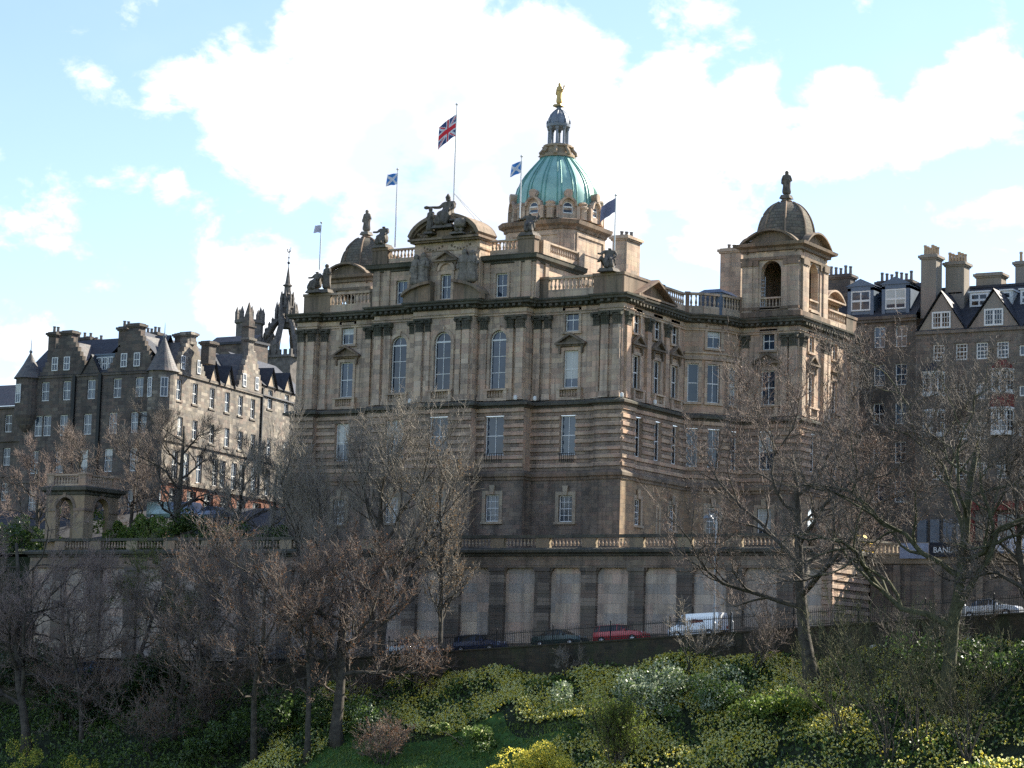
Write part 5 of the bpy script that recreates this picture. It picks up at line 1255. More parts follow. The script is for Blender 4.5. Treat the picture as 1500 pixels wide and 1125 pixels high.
for a0, a1 in ((4.55, 7.3), (8.15, 11.0)):
    m = Mesh(); m.T = HFr; c = (a0+a1)/2
    for s0, s1 in ((a0, a0+.35), (a1-.35, a1)): m.box(s0, s1, -3.5, 0, 36.5, 39.3)
    m.box(a0, a1, -3.5, -.12, 36.5, 37.0); m.box(a0, a1, -3.5, 0, 39.0, 39.45); m.box(a0+.3, a1-.3, -3.5, -.35, 36.9, 39.05)
    m.prism([(a0-.2, 39.45), (a1+.2, 39.45), (c, 40.2)], -3.6, .12); m.T = None; d_ = place(m.build('lead_dormer', 'lead_dk'), ha)
    w_ = window(HFr, a0+.35, a1-.35, 37.0, 39.0, .1, None, False, 2, (.5,), rd=.2, fw=.13, bw=.13); w_.parent = d_
for px, yy in ((1228, 2.), (1310, 3.5)):
    p = on_y(px, 400, HY+yy); chimney(p[0]-(1.3 if px < 1300 else 1.8), p[0]+(1.3 if px < 1300 else 1.8), HY+yy, HY+yy+1.3, 35, 41.2 if px < 1300 else 40.5, ha, 'old', pots=5 if px < 1300 else 7, ph=.95)
hb2 = thing('gabled_tenement', 'rubble tenement with pointed harled gables and white windows at the right edge', 'building')
rowsz = (31.65, 27.8, 24.0, 20.2)
fl = [op(c, z, z+1.6, 1.15) for c in (14.1, 16.4, 18.45, 20.5, 25.4) for z in rowsz if not (c == 14.1 and z in (27.8, 24.0)) and not (c == 20.5 and z in (27.8, 24.0))] + [op(c, z+.15, z+1.15, .55) for c in (22.4,) for z in rowsz]
m = Mesh(); wall(m, HFr, 11.75, 30, 9, 34.6, .1, fl, .28); m.T = HFr; m.box(11.75, 30, .103, .3, 34.3, 34.6)
for o in fl: m.box(o[0]-.2, o[1]+.2, .103, .2, o[3]+.02, o[3]+.25)
m.T = None; place(m.build('wall', 'old_c'), hb2)
for o in fl: window(HFr, *o, .1, hb2, False, 3 if o[1]-o[0] > .8 else 1, (.25, .5, .75) if o[1]-o[0] > .8 else (), rd=.14, glass='glass_dk' if o[0] < 20 else 'glass', fw=.12, bw=.06)
m = Mesh(); m.T = HFr; m.quad((11.75, .3, 34.55), (30, .3, 34.55), (30, -5.5, 39.6), (11.75, -5.5, 39.6)); m.quad((11.75, -5.5, 39.6), (30, -5.5, 39.6), (30, -11, 34.6), (11.75, -11, 34.6)); m.box(11.75, 30, -5.6, -5.3, 39.5, 39.75); m.T = None; place(m.build('roof', 'slate'), hb2)
for c, w, h in ((14.35, 4.7, 3.6), (19.6, 5.0, 3.5), (25.2, 5.0, 3.5)):
    m = Mesh(); m.T = HFr; m.prism([(c-w/2, 34.62), (c+w/2, 34.62), (c, 34.62+h)], -.4, .1); m.T = None; g = place(m.build('gable', 'harl'), hb2)
    m = Mesh(); gable_roof(m, HFr, c, w+.5, 34.55, h+.35, .35, -5.2); m.build('gable_roof', 'slate', g)
    w_ = window(HFr, c-.95, c+.95, 34.8, 36.45, .4, None, False, 2, (), rd=.28, fw=.16, bw=.2, glass='glass_dk'); w_.parent = g
    m = Mesh(); m.T = HFr
    for s in (-.475, .475):
        for k in (-1, 1): m.box(c+s+k*.14-.025, c+s+k*.14+.025, .165, .2, 34.95, 36.3)
        for q in (.33, .66): m.box(c+s-.36, c+s+.36, .165, .2, 34.8+1.65*q-.025, 34.8+1.65*q+.025)
    m.T = None; m.build('glazing_bar', 'white', w_)
for px, w in ((1399, .9), (1434, 1.75), (1474, .9), (1502, .9)):
    p = on_y(px, 432, HY+2.6); c = p[0]; m = Mesh(); m.T = HFr; m.box(c-w/2-.12, c+w/2+.12, -5, -2.75, 37.0, 38.6); m.box(c-w/2-.25, c+w/2+.25, -5, -2.6, 38.6, 38.75); m.T = None; d_ = place(m.build('roof_dormer', 'white'), hb2)
    w_ = window(HFr, c-w/2, c+w/2, 37.2, 38.5, -2.6, None, False, 2 if w > 1 else 1, (.5,), rd=.12, glass='glass_dk', fw=.14, bw=.14); w_.parent = d_
for x0, x1, y0, y1, z, mt, n in ((11.95, 13.5, HY+.6, HY+2.2, 42.3, 'harl', 6), (13.7, 15.6, HY+2.6, HY+4.2, 41.8, 'harl', 6), (15.4, 18.0, HY+6.5, HY+8, 41.2, 'harl', 0), (19.3, 26.5, HY+6.8, HY+8.4, 42.2, 'harl', 11)):
    chimney(x0, x1, y0, y1, 36, z, hb2, mt, pots=n, pot='pot', ph=1.05, cap='harl')
for a in (20.45, 13.6):           # white oriel bays, red boarding between
    for z0, z1 in ((28.5, 30.4), (24.6, 26.7)):
        m = Mesh(); pl = [(a-1.15, -.0), (a-.75, .85), (a+.75, .85), (a+1.15, 0)]
        m.sweep([(p[0], HY-.1-p[1]) for p in pl], [(0, z0-.35), (.06, z0-.3), (.06, z0-.05), (0, z0), (0, z0+.02)])
        m.sweep([(p[0], HY-.1-p[1]) for p in pl], [(0, z1), (.1, z1+.03), (.1, z1+.2), (0, z1+.25)])
        o_ = place(m.build('oriel_bay', 'white'), hb2)
        for i in range(3):
            f, l = facet((pl[i][0], HY-.1-pl[i][1]), (pl[i+1][0], HY-.1-pl[i+1][1]))
            if i == 1:
                for s0, s1 in ((0, l/2), (l/2, l)): w_ = window(f, s0, s1, z0, z1, 0, None, False, 3, (.25, .5, .75), rd=.08, fw=.1, bw=.04, glass='glass_dk'); w_.parent = o_
            else: w_ = window(f, 0, l, z0, z1, 0, None, False, 2, (.25, .5, .75), rd=.08, fw=.1, bw=.04, glass='glass_dk'); w_.parent = o_
    m = Mesh(); P = [(a-1.3, HY-.1), (a-.85, HY-1.1), (a+.85, HY-1.1), (a+1.3, HY-.1)]
    m.add([(p[0], p[1], 30.6) for p in P]+[(a-.35, HY-.1, 31.5), (a+.35, HY-.1, 31.5)], [(0, 1, 4), (1, 2, 5, 4), (2, 3, 5)]); place(m.build('oriel_roof', 'redp' if a > 15 else 'slate'), hb2)
    m = Mesh(); m.sweep([(p[0], HY-.1-p[1]) for p in pl], [(.02, 26.95), (.08, 27.0), (.08, 28.1), (.02, 28.15)]); place(m.build('oriel_boarding', 'redp' if a > 15 else 'old_c'), hb2)
m = Mesh(); m.T = HFr      # shopfronts at street level
m.box(17.5, 30, .103, .9, 17.2, 18.0)
for k in range(6): m.box(17.5+k*2.2, 17.8+k*2.2, .103, .6, 13, 17.2)
m.T = None; place(m.build('shopfront', 'redp'), hb2)
for k in range(5): window(HFr, 17.8+k*2.2, 19.7+k*2.2, 14.2, 16.9, .45, hb2, False, 2, (.7,), rd=.2, frame='redp', glass='glass_pale' if k % 2 else 'glass_dk')
m = Mesh(); m.T = HFr
for k in range(4): m.box(12.2+k*1.3, 13.1+k*1.3, .103, .5, 13.5, 16.4)
m.T = None; place(m.build('shop_board', 'lead'), hb2)
m = Mesh(); m.box(-4, 40, 30, 38.3, 2, 13.0); m.build('street_terrace', 'paving', kind='structure')

# ================================================================== STATUES, FLAGS, LAMPS
def statue(label, x, y, z, h, pose, mat='statue', rz=0., group=None, extra=None, plinth=.35, cat='statue', name='statue'):
    t = thing(name, label, cat, (x, y, z), group)
    J, E = (STAND, STAND_E) if pose == 'stand' else (SIT, SIT_E)
    if plinth:
        m = Mesh(); w = h*(.2 if pose == 'stand' else .34); m.frustum(0, 0, 0, plinth*.6, w*2.2, w*2, w*1.9, w*1.8); m.frustum(0, 0, plinth*.6, plinth, w*1.8, w*1.7, w*1.7, w*1.6); m.build('plinth', mat, t)
    b = figure('body', J, E, mat, None, (0, 0, 0), h, 0, 2, extra); b.parent = t; b.location = (0, 0, plinth-h*(.03 if pose == 'stand' else .09)); b.rotation_euler = (0, 0, rz)
    return t
p = on_y(819, 157, DY); 
g = statue('gilded figure standing on the lantern of the green copper dome', DX, DY, 55.12, 2.25, 'stand', 'gold', .3, None, lambda m: m.tube([(.2*2.2, 0, 1.5), (.3*2.2, -.3, 1.9), (.42*2.2, -.5, 1.7)], [.08, .06, .05], 6), .2)
statue('dark standing statue crowning the scaled dome of the right corner tower', bx, by, 44.72, 2.4, 'stand', 'statue', .5)
statue('pale standing statue crowning the left scaled dome behind the parapet', bxm, bym, 44.72, 2.4, 'stand', 'statue_lt', .1)
statue('dark seated statue on the left end pedestal of the attic balustrade', XA-7.7, -.9, 38.65, 2.1, 'sit', 'statue', 0)
statue('dark seated statue with scroll on the right end pedestal of the attic balustrade', XA+7.8, -.9, 38.65, 2.1, 'sit', 'statue', .4, None, lambda m: m.tube([(.5, 0, 1.2), (.8, .1, 1.6), (.7, .2, 2.0)], [.1, .16, .05], 6))
statue('crouching sculpture on the right corner parapet under the dark flag', -1.35, -.1, 35.1, 2.2, 'sit', 'statue', .5, None, lambda m: m.tube([(-.2, .3, .5), (-.8, .2, 1.2), (-1.0, .1, .8)], [.3, .2, .12], 6))
statue('seated sculpture beside a tall figure on the left corner parapet', -32.3, -.1, 35.1, 2.1, 'sit', 'statue', -.3)
statue('slim standing figure in the left corner parapet group', -31.3, .1, 35.1, 2.5, 'stand', 'statue', -.2)
statue('large enthroned figure with outstretched arm in the middle of the curved pediment', XA+.1, -2.3, 39.6, 3.0, 'sit', 'statue', -.15, None, lambda m: (m.tube([(-1.1, -.30, 1.98), (-1.85, -.45, 2.04)], [.12, .08], 6), m.lathe([(.02, 2.56), (.2, 2.66), (.25, 2.82), (.16, 2.96), (.05, 3.15)], 0, -.02, 8), m.lathe([(.04, 1.86), (.18, 1.92), (.22, 2.02), (.18, 2.12), (.04, 2.18)], -1.95, -.46, 8)))
statue('small cherub at the left knee of the enthroned figure on the pediment', XA-1.45, -2.7, 39.2, 2.3, 'stand', 'statue', -.3, plinth=.2)
statue('round carved shield at the right knee of the enthroned figure on the pediment', XA+1.5, -2.5, 39.0, 1.9, 'sit', 'statue_lt', .5, None, lambda m: m.lathe([(.02, .5), (.5, .55), (.62, .9), (.5, 1.3), (.02, 1.4)], .1, -.5, 10), plinth=.2)

[c for c in g.children if c.name.startswith('body')][0].scale = (.74, .74, 1)
MT['f_white'] = plain('white_flag_cloth', (.75, .74, .78), .8, 0, .04, 2); MT['f_red'] = plain('red_flag_cloth', (.74, .04, .06), .8, 0, .06, 2)
MT['f_blue'] = plain('deep_blue_flag_cloth', (.06, .085, .22), .8, 0, .06, 2); MT['f_sky'] = plain('bright_blue_flag_cloth', (.07, .25, .62), .8, 0, .06, 2)
MT['f_dark'] = plain('dark_blue_grey_flag_cloth', (.20, .20, .29), .8, 0, .1, 2); MT['f_lav'] = plain('pale_lavender_flag_cloth', (.66, .62, .72), .8, 0, .1, 2)
def union(u, v):
    x, y = u*2-1, (v*2-1)
    if abs(y) < .2 or abs(x) < .1: return 1
    if abs(y) < .333 or abs(x) < .1667: return 0
    d = (y-x); e = (y+x); sd = min(abs(d), abs(e))
    dd = d if abs(d) < abs(e) else e
    if 0 < dd*(1 if x > 0 else -1) < .14: return 1
    return 0 if sd < .2 else 2
def saltire(u, v):
    x, y = u*2-1, v*2-1
    return 0 if min(abs(x-y), abs(x+y)) < .26 else 3
def flag(label, x, y, z0, ztop, fz, w, h, pat, droop, seed, fold=.25, dirn=(-.86, -.2), rad=.055):
    t = thing('flagpole', label, 'flag', (x, y, z0), 'flagpoles on the bank roof')
    m = Mesh(); H = ztop-z0; m.tube([(0, 0, 0), (0, 0, H*.6), (0, 0, H)], [rad*1.3, rad*1.1, rad*.7], 8); m.lathe([(.02, H), (.11, H+.06), (.13, H+.14), (.02, H+.24)], 0, 0, 8); m.build('pole', 'white', t)
    m = Mesh(); n, k = 44, 28; vs = []
    for j in range(k+1):
        for i in range(n+1):
            u, v = i/n, j/k
            a = seed+u*7+v*1.5; wv = fold*math.sin(a)*u**.7; L = w*u*(1-.12*u)
            dx, dy = dirn; vs.append((dx*L-dy*wv+.05, dy*L*1.0+dx*wv*1.2, fz-z0-h*(1-v)-droop*w*u**1.25+.1*math.sin(a*1.3+1)*u))
    fs, mi = [], []
    for j in range(k):
        for i in range(n): fs.append((j*(n+1)+i, j*(n+1)+i+1, (j+1)*(n+1)+i+1, (j+1)*(n+1)+i)); mi.append(pat((i+.5)/n, (j+.5)/k))
    for f, c in zip(fs, mi): m.f, m.mi = m.f, m.mi
    f = Mesh(); f.v = vs; f.f = fs; f.mi = mi
    o = f.build('flag', ['f_white', 'f_red', 'f_blue', 'f_sky', 'f_dark', 'f_lav'], t, smooth=True); return t
def flag_at(label, px, pt, pb, v, fz_px, w, h, pat, droop, seed, **k):
    b = on_y(px, pb, v); tp = on_y(px+1, pt, v); z = on_y(px, fz_px, v)[2]
    return flag(label, b[0], v, b[2], tp[2], z, w, h, pat, droop, seed, **k)
flag_at('tallest white flagpole flying a red white and blue crossed flag above the pediment', 664.5, 155, 300, -.6, 168, 2.1, 2.0, union, .55, 0.4, fold=.2)
flag_at('white flagpole with blue and white saltire flag left of the pediment', 578.5, 250, 362, .5, 254, 1.35, 1.05, saltire, .1, 1.3)
flag_at('white flagpole with blue and white saltire flag in front of the green dome', 761.5, 231, 322, -.3, 236, 1.35, 1.05, saltire, .32, 2.1)
flag_at('white flagpole with a dark blue flag at the right corner of the front', 899.5, 288, 392, .4, 290, 1.7, 1.25, lambda u, v: 4, .5, .8)
flag_at('thin flagpole with a pale lavender flag at the left corner of the front', 468, 328, 395, .3, 330, .95, .7, lambda u, v: 2 if (abs(u-.2) < .08 and abs(v-.4) < .14) else 5, .02, 1.9)
a = on_y(665, 283, -.6)
m = Mesh()
for e in (XA+2.6, XA+3.2): m.tube([tuple(a), (e, .2, 39.6)], .025, 4)
tag(m.build('stay_cable', 'white'), 'pair of pale stay cables running down from the tallest flagpole', 'cable')
def lamp(label, px, pt, pb, v, head=True, group='lamp posts by the garden wall'):
    b = on_y(px, pb, v); tp = on_y(px, pt, v); H = tp[2]-b[2]; zb = zr(b[0]) if v < -15 else b[2]
    t = thing('street_lamp', label, 'lamp post', (b[0], v, zb), group); H = tp[2]-zb
    m = Mesh(); m.lathe([(.14, 0), (.14, .9), (.08, 1.0), (.065, H*.6), (.045, H)], 0, 0, 8); m.build('post', 'galv', t)
    if head:
        m = Mesh(); m.tube([(0, 0, H-.1), (-.3, 0, H), (-.8, 0, H+.02)], [.045, .04, .04], 6); m.build('arm', 'galv', t)
        m = Mesh(); m.frustum(-.65, 0, H-.12, H+.1, .75, .3, .5, .2); m.build('lamp_head', 'lead', t)
lamp('tall slim grey street lamp behind the railing left of the white van', 1046.5, 757, 895, -18.6)
lamp('tall slim pale street lamp in front of the black banner', 1412, 770, 905, -18.6)
lamp('short pale sign post just right of the white van', 1072, 897, 922, -18.5, False)

# ================================================================== VEHICLES
def carpaint(name, c, metal=.3):
    m, t, b = _m(name); b.inputs['Base Color'].default_value = (*c, 1); b.inputs['Roughness'].default_value = .3; b.inputs['Metallic'].default_value = metal
    b.inputs['Coat Weight'].default_value = .7; b.inputs['Coat Roughness'].default_value = .08
    return m
PAINT = {k: carpaint(k+'_car_paint', c) for k, c in {'red': (.42, .02, .03), 'white': (.75, .76, .76), 'navy': (.03, .045, .10), 'green': (.02, .05, .045), 'silver': (.42, .44, .46), 'black': (.015, .016, .018), 'blue': (.09, .15, .26), 'teal': (.22, .34, .36)}.items()}
def vehicle(name, label, cat, paint, x, y, kind='saloon', flip=False, zf=zr, group='cars on the climbing street', slope=.0745):
    t = thing(name, label, cat, (x, y, zf(x)), group); t.rotation_euler = (0, -math.atan(slope), 0 if not flip else math.pi)
    if flip: t.rotation_euler = (0, math.atan(slope), math.pi)
    if kind == 'van':     # stations: x, half width at belt, low z, belt z, roof z, roof half width (front at +x)
        S = [(-2.2, .80, .35, .95, 1.78, .70), (-2.15, .84, .28, .98, 1.82, .74), (.55, .86, .28, 1.0, 1.84, .76), (.9, .86, .28, 1.0, 1.78, .74), (1.45, .85, .28, 1.02, 1.05, .72), (2.0, .80, .3, .88, .9, .68), (2.2, .66, .36, .7, .72, .6)]
    elif kind == 'estate':
        S = [(-2.15, .74, .36, .82, .9, .6), (-2.05, .82, .26, .92, 1.36, .58), (-1.6, .85, .24, .93, 1.44, .62), (.0, .86, .24, .93, 1.46, .64), (.35, .86, .24, .93, 1.36, .6), (1.05, .85, .24, .93, .96, .66), (1.9, .8, .26, .78, .8, .6), (2.12, .66, .34, .62, .64, .55)]
    else:
        S = [(-2.2, .72, .38, .86, .88, .6), (-2.05, .8, .27, .92, .94, .64), (-1.45, .85, .24, .94, 1.0, .64), (-.85, .86, .24, .94, 1.38, .58), (.1, .86, .24, .94, 1.42, .6), (.35, .86, .24, .94, 1.34, .58), (1.0, .85, .24, .94, .97, .64), (1.95, .8, .26, .78, .8, .6), (2.18, .64, .34, .6, .62, .52)]
    n = len(S); m = Mesh(); vs = []
    for X, w, lo, be, ro, rw in S: vs += [(X, -w*.94, lo), (X, -w, (lo+be)/2), (X, -w*.97, be), (X, -rw, ro), (X, rw, ro), (X, w*.97, be), (X, w, (lo+be)/2), (X, w*.94, lo)]
    fs = []
    glass = []
    for i in range(n-1):
        cab = (S[i][4]-S[i][3] > .2) or (S[i+1][4]-S[i+1][3] > .2)
        for k in range(7):
            f = (i*8+k, (i+1)*8+k, (i+1)*8+k+1, i*8+k+1); scr = k == 3 and abs(S[i+1][4]-S[i][4]) > .22 and (kind != 'van' or i > 1)
            if (cab and k in (2, 4) and not (kind == 'van' and i < 2)) or scr: glass.append(f)
            fs.append(f)
    fs.append(tuple(range(8))); fs.append(tuple((n-1)*8+k for k in range(8))[::-1])
    m.add(vs, fs); m.build('body', PAINT[paint], t, smooth=False)
    g = Mesh()
    for f in glass:
        q = [Vector(vs[i]) for i in f]; c = sum(q, Vector())/4; nn = (q[1]-q[0]).cross(q[2]-q[0])
        if nn.length < 1e-6: nn = (q[2]-q[0]).cross(q[3]-q[0])
        nn.normalize()
        if nn.dot(c-Vector((c.x, 0, .6))) < 0: nn = -nn
        g.add([tuple(c+(p_-c)*.9+nn*.012) for p_ in q], [(0, 1, 2, 3)])
    g.build('window_glass', 'cglass', t)
    for wx in (-1.35, 1.32):
        for s in (-1, 1):
            w = Mesh(); w.v = []; R_, wd = .31, .19
            def ring(rr, yy): return [(wx+rr*math.cos(a*math.pi/9), yy, .31+rr*math.sin(a*math.pi/9)) for a in range(18)]
            y0 = s*.78; rings = [ring(.18, y0+s*.09), ring(R_*.95, y0+s*.1), ring(R_, y0+s*.06), ring(R_, y0-s*.1)]
            vv = sum(rings, []); ff = [(i*18+k, i*18+(k+1) % 18, (i+1)*18+(k+1) % 18, (i+1)*18+k) for i in range(3) for k in range(18)]
            w.add(vv, ff); wo = w.build('wheel', 'rubber', t)
            h = Mesh(); h.add(ring(.185, y0+s*.085)+[(wx, y0+s*.11, .31)], [(k, (k+1) % 18, 18) for k in range(18)]); h.build('rim', 'alloy', wo)
    for s in (-1, 1):
        m = Mesh(); X = S[-2][0]; m.add([(X-.05, s*.6, .64), (X+.16, s*.5, .62), (X+.02, s*.66, .78), (X-.12, s*.74, .78), (X-.12, s*.76, .64)], [(0, 1, 2, 3, 4)]); m.add([(X+.165, s*.34, .58), (X+.13, s*.6, .6), (X+.03, s*.64, .79), (X+.06, s*.36, .80)], [(0, 1, 2, 3)]); m.build('headlight', 'lamp_gl', t)
        m = Mesh(); X = S[0][0]; m.box(X-.03, X+.06, s*.6-.12, s*.6+.12, .62, .84); m.build('tail_light', 'redp', t)
        m = Mesh(); m.frustum(.72 if kind != 'van' else 1.15, s*.95, .93, 1.08, .14, .2, .1, .16); m.build('wing_mirror', PAINT[paint], t)
    m = Mesh(); X = S[-1][0]; m.box(X-.12, X+.06, -.62, .62, .3, .46); m.box(S[0][0]-.06, S[0][0]+.1, -.68, .68, .34, .5); m.build('bumper', 'rubber' if kind == 'van' else PAINT[paint], t)
    return t
van_ = vehicle('van', 'white van with red side marking facing downhill behind the railing', 'van', 'white', 15.6, -15.7, 'van', True)
vehicle('parked_car', 'red car behind the railing next to the white van', 'car', 'red', 9.1, -15.6, 'estate')
vehicle('parked_car', 'dark green car behind the railing left of the red car', 'car', 'green', 3.7, -15.7, 'saloon')
vehicle('parked_car', 'dark navy car behind the railing right of the slender tree', 'car', 'navy', -3.6, -15.6, 'estate')
vehicle('parked_car', 'silver car half hidden by the slender tree trunk', 'car', 'silver', -9.9, -15.7, 'saloon')
vehicle('parked_car', 'blackish car seen between twigs left of the silver car', 'car', 'black', -22.3, -15.7, 'saloon')
vehicle('parked_car', 'dark blue car at the low left end of the street', 'car', 'blue', -43.0, -15.7, 'estate')
vehicle('parked_car', 'pale silver car uphill in front of the dark retaining wall', 'car', 'silver', 38.6, -15.6, 'saloon')
m = Mesh(); m.add([(-.9, .868, 1.18), (.1, .872, 1.12), (.16, .872, 1.3), (-.84, .868, 1.36), (-.55, .874, 1.36), (-.1, .874, 1.42)], [(0, 1, 2, 3), (3, 2, 5, 4)]); m.build('side_marking', 'redp', van_)
for i, (px, k, pt, lab) in enumerate(((247, 'van', 'teal', 'teal and white van in the upper street before the red shopfronts'), (276, 'van', 'blue', 'blue and white van in the upper street behind the dark tree'), (317, 'saloon', 'blue', 'small blue car in the upper street right of the dark tree'))):
    p = on_y(px, 748, 8)
    vehicle('parked_car' if k != 'van' else 'van', lab, 'car' if k != 'van' else 'van', pt, p[0], 8, k, False, lambda x, z=p[2]: z-1.0, 'vehicles in the upper street', 0.)
for px, py, lab in ((1418, 938, 'scrap of white litter lying below the pale silver car'), (1280, 892, 'white plastic bag caught in the bare twigs'), (1276, 940, 'small white litter lying under the right hand trees')):
    for yy in np.arange(-60, -19.5, .1):
        p = on_y(px, py, yy)
        if p[2] < gz(p[0], yy)+.25: break
    p[2] = gz(p[0], yy)+.25
    m = Mesh(); rg = random.Random(px); P = [(p[0]+.25*math.cos(a)*rg.uniform(.6, 1.2), p[1]+.12*math.sin(a), p[2]+.22*math.sin(a*1.3+1)) for a in np.arange(0, 6.28, .9)]
    m.add(P+[(p[0], p[1]-.1, p[2])], [(i, (i+1) % len(P), len(P)) for i in range(len(P))]); tag(m.build('litter', 'white'), lab, 'litter')

# ================================================================== TREES AND PLANTS
def fast_mesh(name, V, F, mats, mi=None, parent=None, smooth=False):
    V = np.asarray(V, dtype=np.float32).reshape(-1, 3); F = np.asarray(F, dtype=np.int32); k = F.shape[1]
    me = bpy.data.meshes.new(name); me.vertices.add(len(V)); me.vertices.foreach_set('co', V.ravel())
    me.loops.add(F.size); me.loops.foreach_set('vertex_index', F.ravel()); me.polygons.add(len(F))
    me.polygons.foreach_set('loop_start', np.arange(0, F.size, k, dtype=np.int32)); me.polygons.foreach_set('loop_total', np.full(len(F), k, dtype=np.int32))
    for m in mats: me.materials.append(MT[m] if isinstance(m, str) else m)
    if mi is not None: me.polygons.foreach_set('material_index', np.asarray(mi, dtype=np.int32))
    if smooth: me.polygons.foreach_set('use_smooth', np.ones(len(F), dtype=bool))
    me.update(calc_edges=True); me.validate()
    o = bpy.data.objects.new(name, me); COL.objects.link(o)
    if parent: o.parent = parent
    return o
def prisms(S, n=3):
    """S: rows of x0 y0 z0 x1 y1 z1 r0 r1 -> thin n-sided twigs"""
    S = np.asarray(S, dtype=np.float64); a, b = S[:, :3], S[:, 3:6]; d = b-a; d /= np.linalg.norm(d, axis=1, keepdims=True)+1e-9
    h = np.where(np.abs(d[:, 2:3]) < .9, np.array([[0, 0, 1.]]), np.array([[1., 0, 0]])); u = np.cross(d, h); u /= np.linalg.norm(u, axis=1, keepdims=True)+1e-9; w = np.cross(d, u)
    V = np.empty((len(S), 2*n, 3))
    for k in range(n):
        t = 2*math.pi*k/n; e = u*math.cos(t)+w*math.sin(t); V[:, k] = a+e*S[:, 6:7]; V[:, n+k] = b+e*S[:, 7:8]
    base = (np.arange(len(S))*2*n)[:, None]; F = []
    for k in range(n): F.append(np.concatenate([base+k, base+(k+1) % n, base+n+(k+1) % n, base+n+k], 1))
    return V.reshape(-1, 3), np.concatenate(F, 0)
def leaves(C, size, rg, flat=.0, up=.4, asp=1.6):
    """small pointed leaf blades at the points C"""
    C = np.asarray(C); n = len(C); s = size*rg.uniform(.6, 1.3, (n, 1))
    a = rg.normal(size=(n, 3)); a[:, 2] += up; a /= np.linalg.norm(a, axis=1, keepdims=True)
    b = rg.normal(size=(n, 3)); b -= a*np.sum(a*b, 1, keepdims=True); b /= np.linalg.norm(b, axis=1, keepdims=True)
    V = np.stack([C-a*s*.5*asp, C+b*s*.5, C+a*s*.5*asp, C-b*s*.5], 1).reshape(-1, 3)
    return V, (np.arange(n)*4)[:, None]+np.arange(4)
def rot_about(v, ax, t):
    return v*math.cos(t)+np.cross(ax, v)*math.sin(t)+ax*np.dot(ax, v)*(1-math.cos(t))
def grow(seed, H, r0, fork=.3, limbs=5, spread=.55, kids=(7, 7, 6, 5), ratio=(.62, .55, .5, .45), gnarl=.16, trop=.06, stems=1, lean=(0, 0), ang=(.45, .95), twig_r=.014, trunk_bend=.06, width=None):
    """branching skeleton: returns polylines of the wood and rows of twig segments"""
    rg = np.random.default_rng(seed); wood, tw, tips = [], [], []
    def branch(p, d, L, r, lev, r_end):
        ns = (9, 7, 5, 4, 3)[min(lev, 4)]; pts = [p.copy()]; dirs = []; st = L/ns
        for i in range(ns):
            d = d+rg.normal(size=3)*gnarl*(1, 1.15, 1.1, .8, .7)[lev]*(1 if lev else .35); d[2] += trop*(1, 1.3, 1.7, 2.6, 3.0)[lev]; d /= np.linalg.norm(d); p = p+d*st; pts.append(p.copy()); dirs.append(d.copy())
        rad = [r+(r_end-r)*i/ns for i in range(ns+1)]
        if lev <= 2: wood.append((pts, rad, lev))
        else:
            for i in range(ns): tw.append((*pts[i], *pts[i+1], rad[i], rad[i+1]))
        if lev >= 4: tips.append(pts[-1]); return
        k = limbs if lev == 0 else max(1, int(kids[lev-1]*(1+rg.uniform(-.25, .25)))); az = rg.uniform(0, 6.28)
        for j in range(k):
            if lev == 0: t = fork+(1-fork)*.85*(j/max(1, k-1))**1.15 if k > 1 else fork
            else: t = .22+.78*(j+rg.uniform(.1, .9))/k
            f = t*ns; i = min(int(f), ns-1); q = pts[i]+(pts[i+1]-pts[i])*(f-i); dd = dirs[i]; az += 2.4+rg.uniform(-.5, .5)
            ax = np.cross(dd, [0, 0, 1.] if abs(dd[2]) < .95 else [1., 0, 0]); ax /= np.linalg.norm(ax); ax = rot_about(ax, dd, az)
            a = rg.uniform(*ang)*(spread/.55 if lev == 0 else 1); cd = rot_about(dd, ax, a)
            cl = L*ratio[lev]*rg.uniform(.75, 1.2)*(1-.35*t if lev else 1-.25*(t-fork))
            if width and lev == 0: cl *= width
            cr = max(twig_r*.8, rad[i]*(.68 if lev else .6)*rg.uniform(.8, 1.05)); branch(q, cd, cl, cr if lev < 3 else twig_r, lev+1, max(twig_r*.6, cr*.3) if lev < 2 else twig_r*.55)
        if lev > 0:      # the leader runs on as twigs
            branch(pts[-1], dirs[-1], L*.35, max(rad[-1], twig_r), lev+1, twig_r*.55)
    for s in range(stems):
        d = np.array([lean[0], lean[1], 1.])+(rg.normal(size=3)*.22 if stems > 1 else rg.normal(size=3)*trunk_bend)
        d /= np.linalg.norm(d); branch(np.zeros(3)+(rg.normal(size=3)*[.25, .25, 0] if stems > 1 else 0), d, H*rg.uniform(.72, .8) if stems == 1 else H*rg.uniform(.5, .75), r0, 0 if stems == 1 else 1, r0*.3)
    return wood, np.array(tw), np.array(tips)
MT['bark'] = plain('dark_bark', (.075, .066, .052), .95, 0, .4, 2.5, bump=.6)
MT['bark_green'] = plain('mossy_bark', (.085, .085, .05), .95, 0, .4, 2.5, bump=.6)
MT['tw_grey'] = plain('grey_brown_twig', (.27, .235, .19), .85, 0, .25, .7, obj_vary=.1)
MT['tw_dark'] = plain('dark_twig', (.14, .12, .10), .85, 0, .25, .7)
MT['tw_red'] = plain('red_brown_twig', (.20, .158, .13), .85, 0, .3, .7)
MT['tw_purple'] = plain('purple_brown_twig', (.27, .205, .17), .85, 0, .25, .7)
MT['tw_green'] = plain('green_brown_twig', (.13, .125, .06), .85, 0, .3, .7)
MT['bud_red'] = leafy('swelling_red_bud', [(.17, .095, .065), (.22, .14, .095)], .7, .2)
MT['leaf_rust'] = leafy('clinging_rust_leaf', [(.18, .085, .045), (.22, .125, .065)], .7, .3)
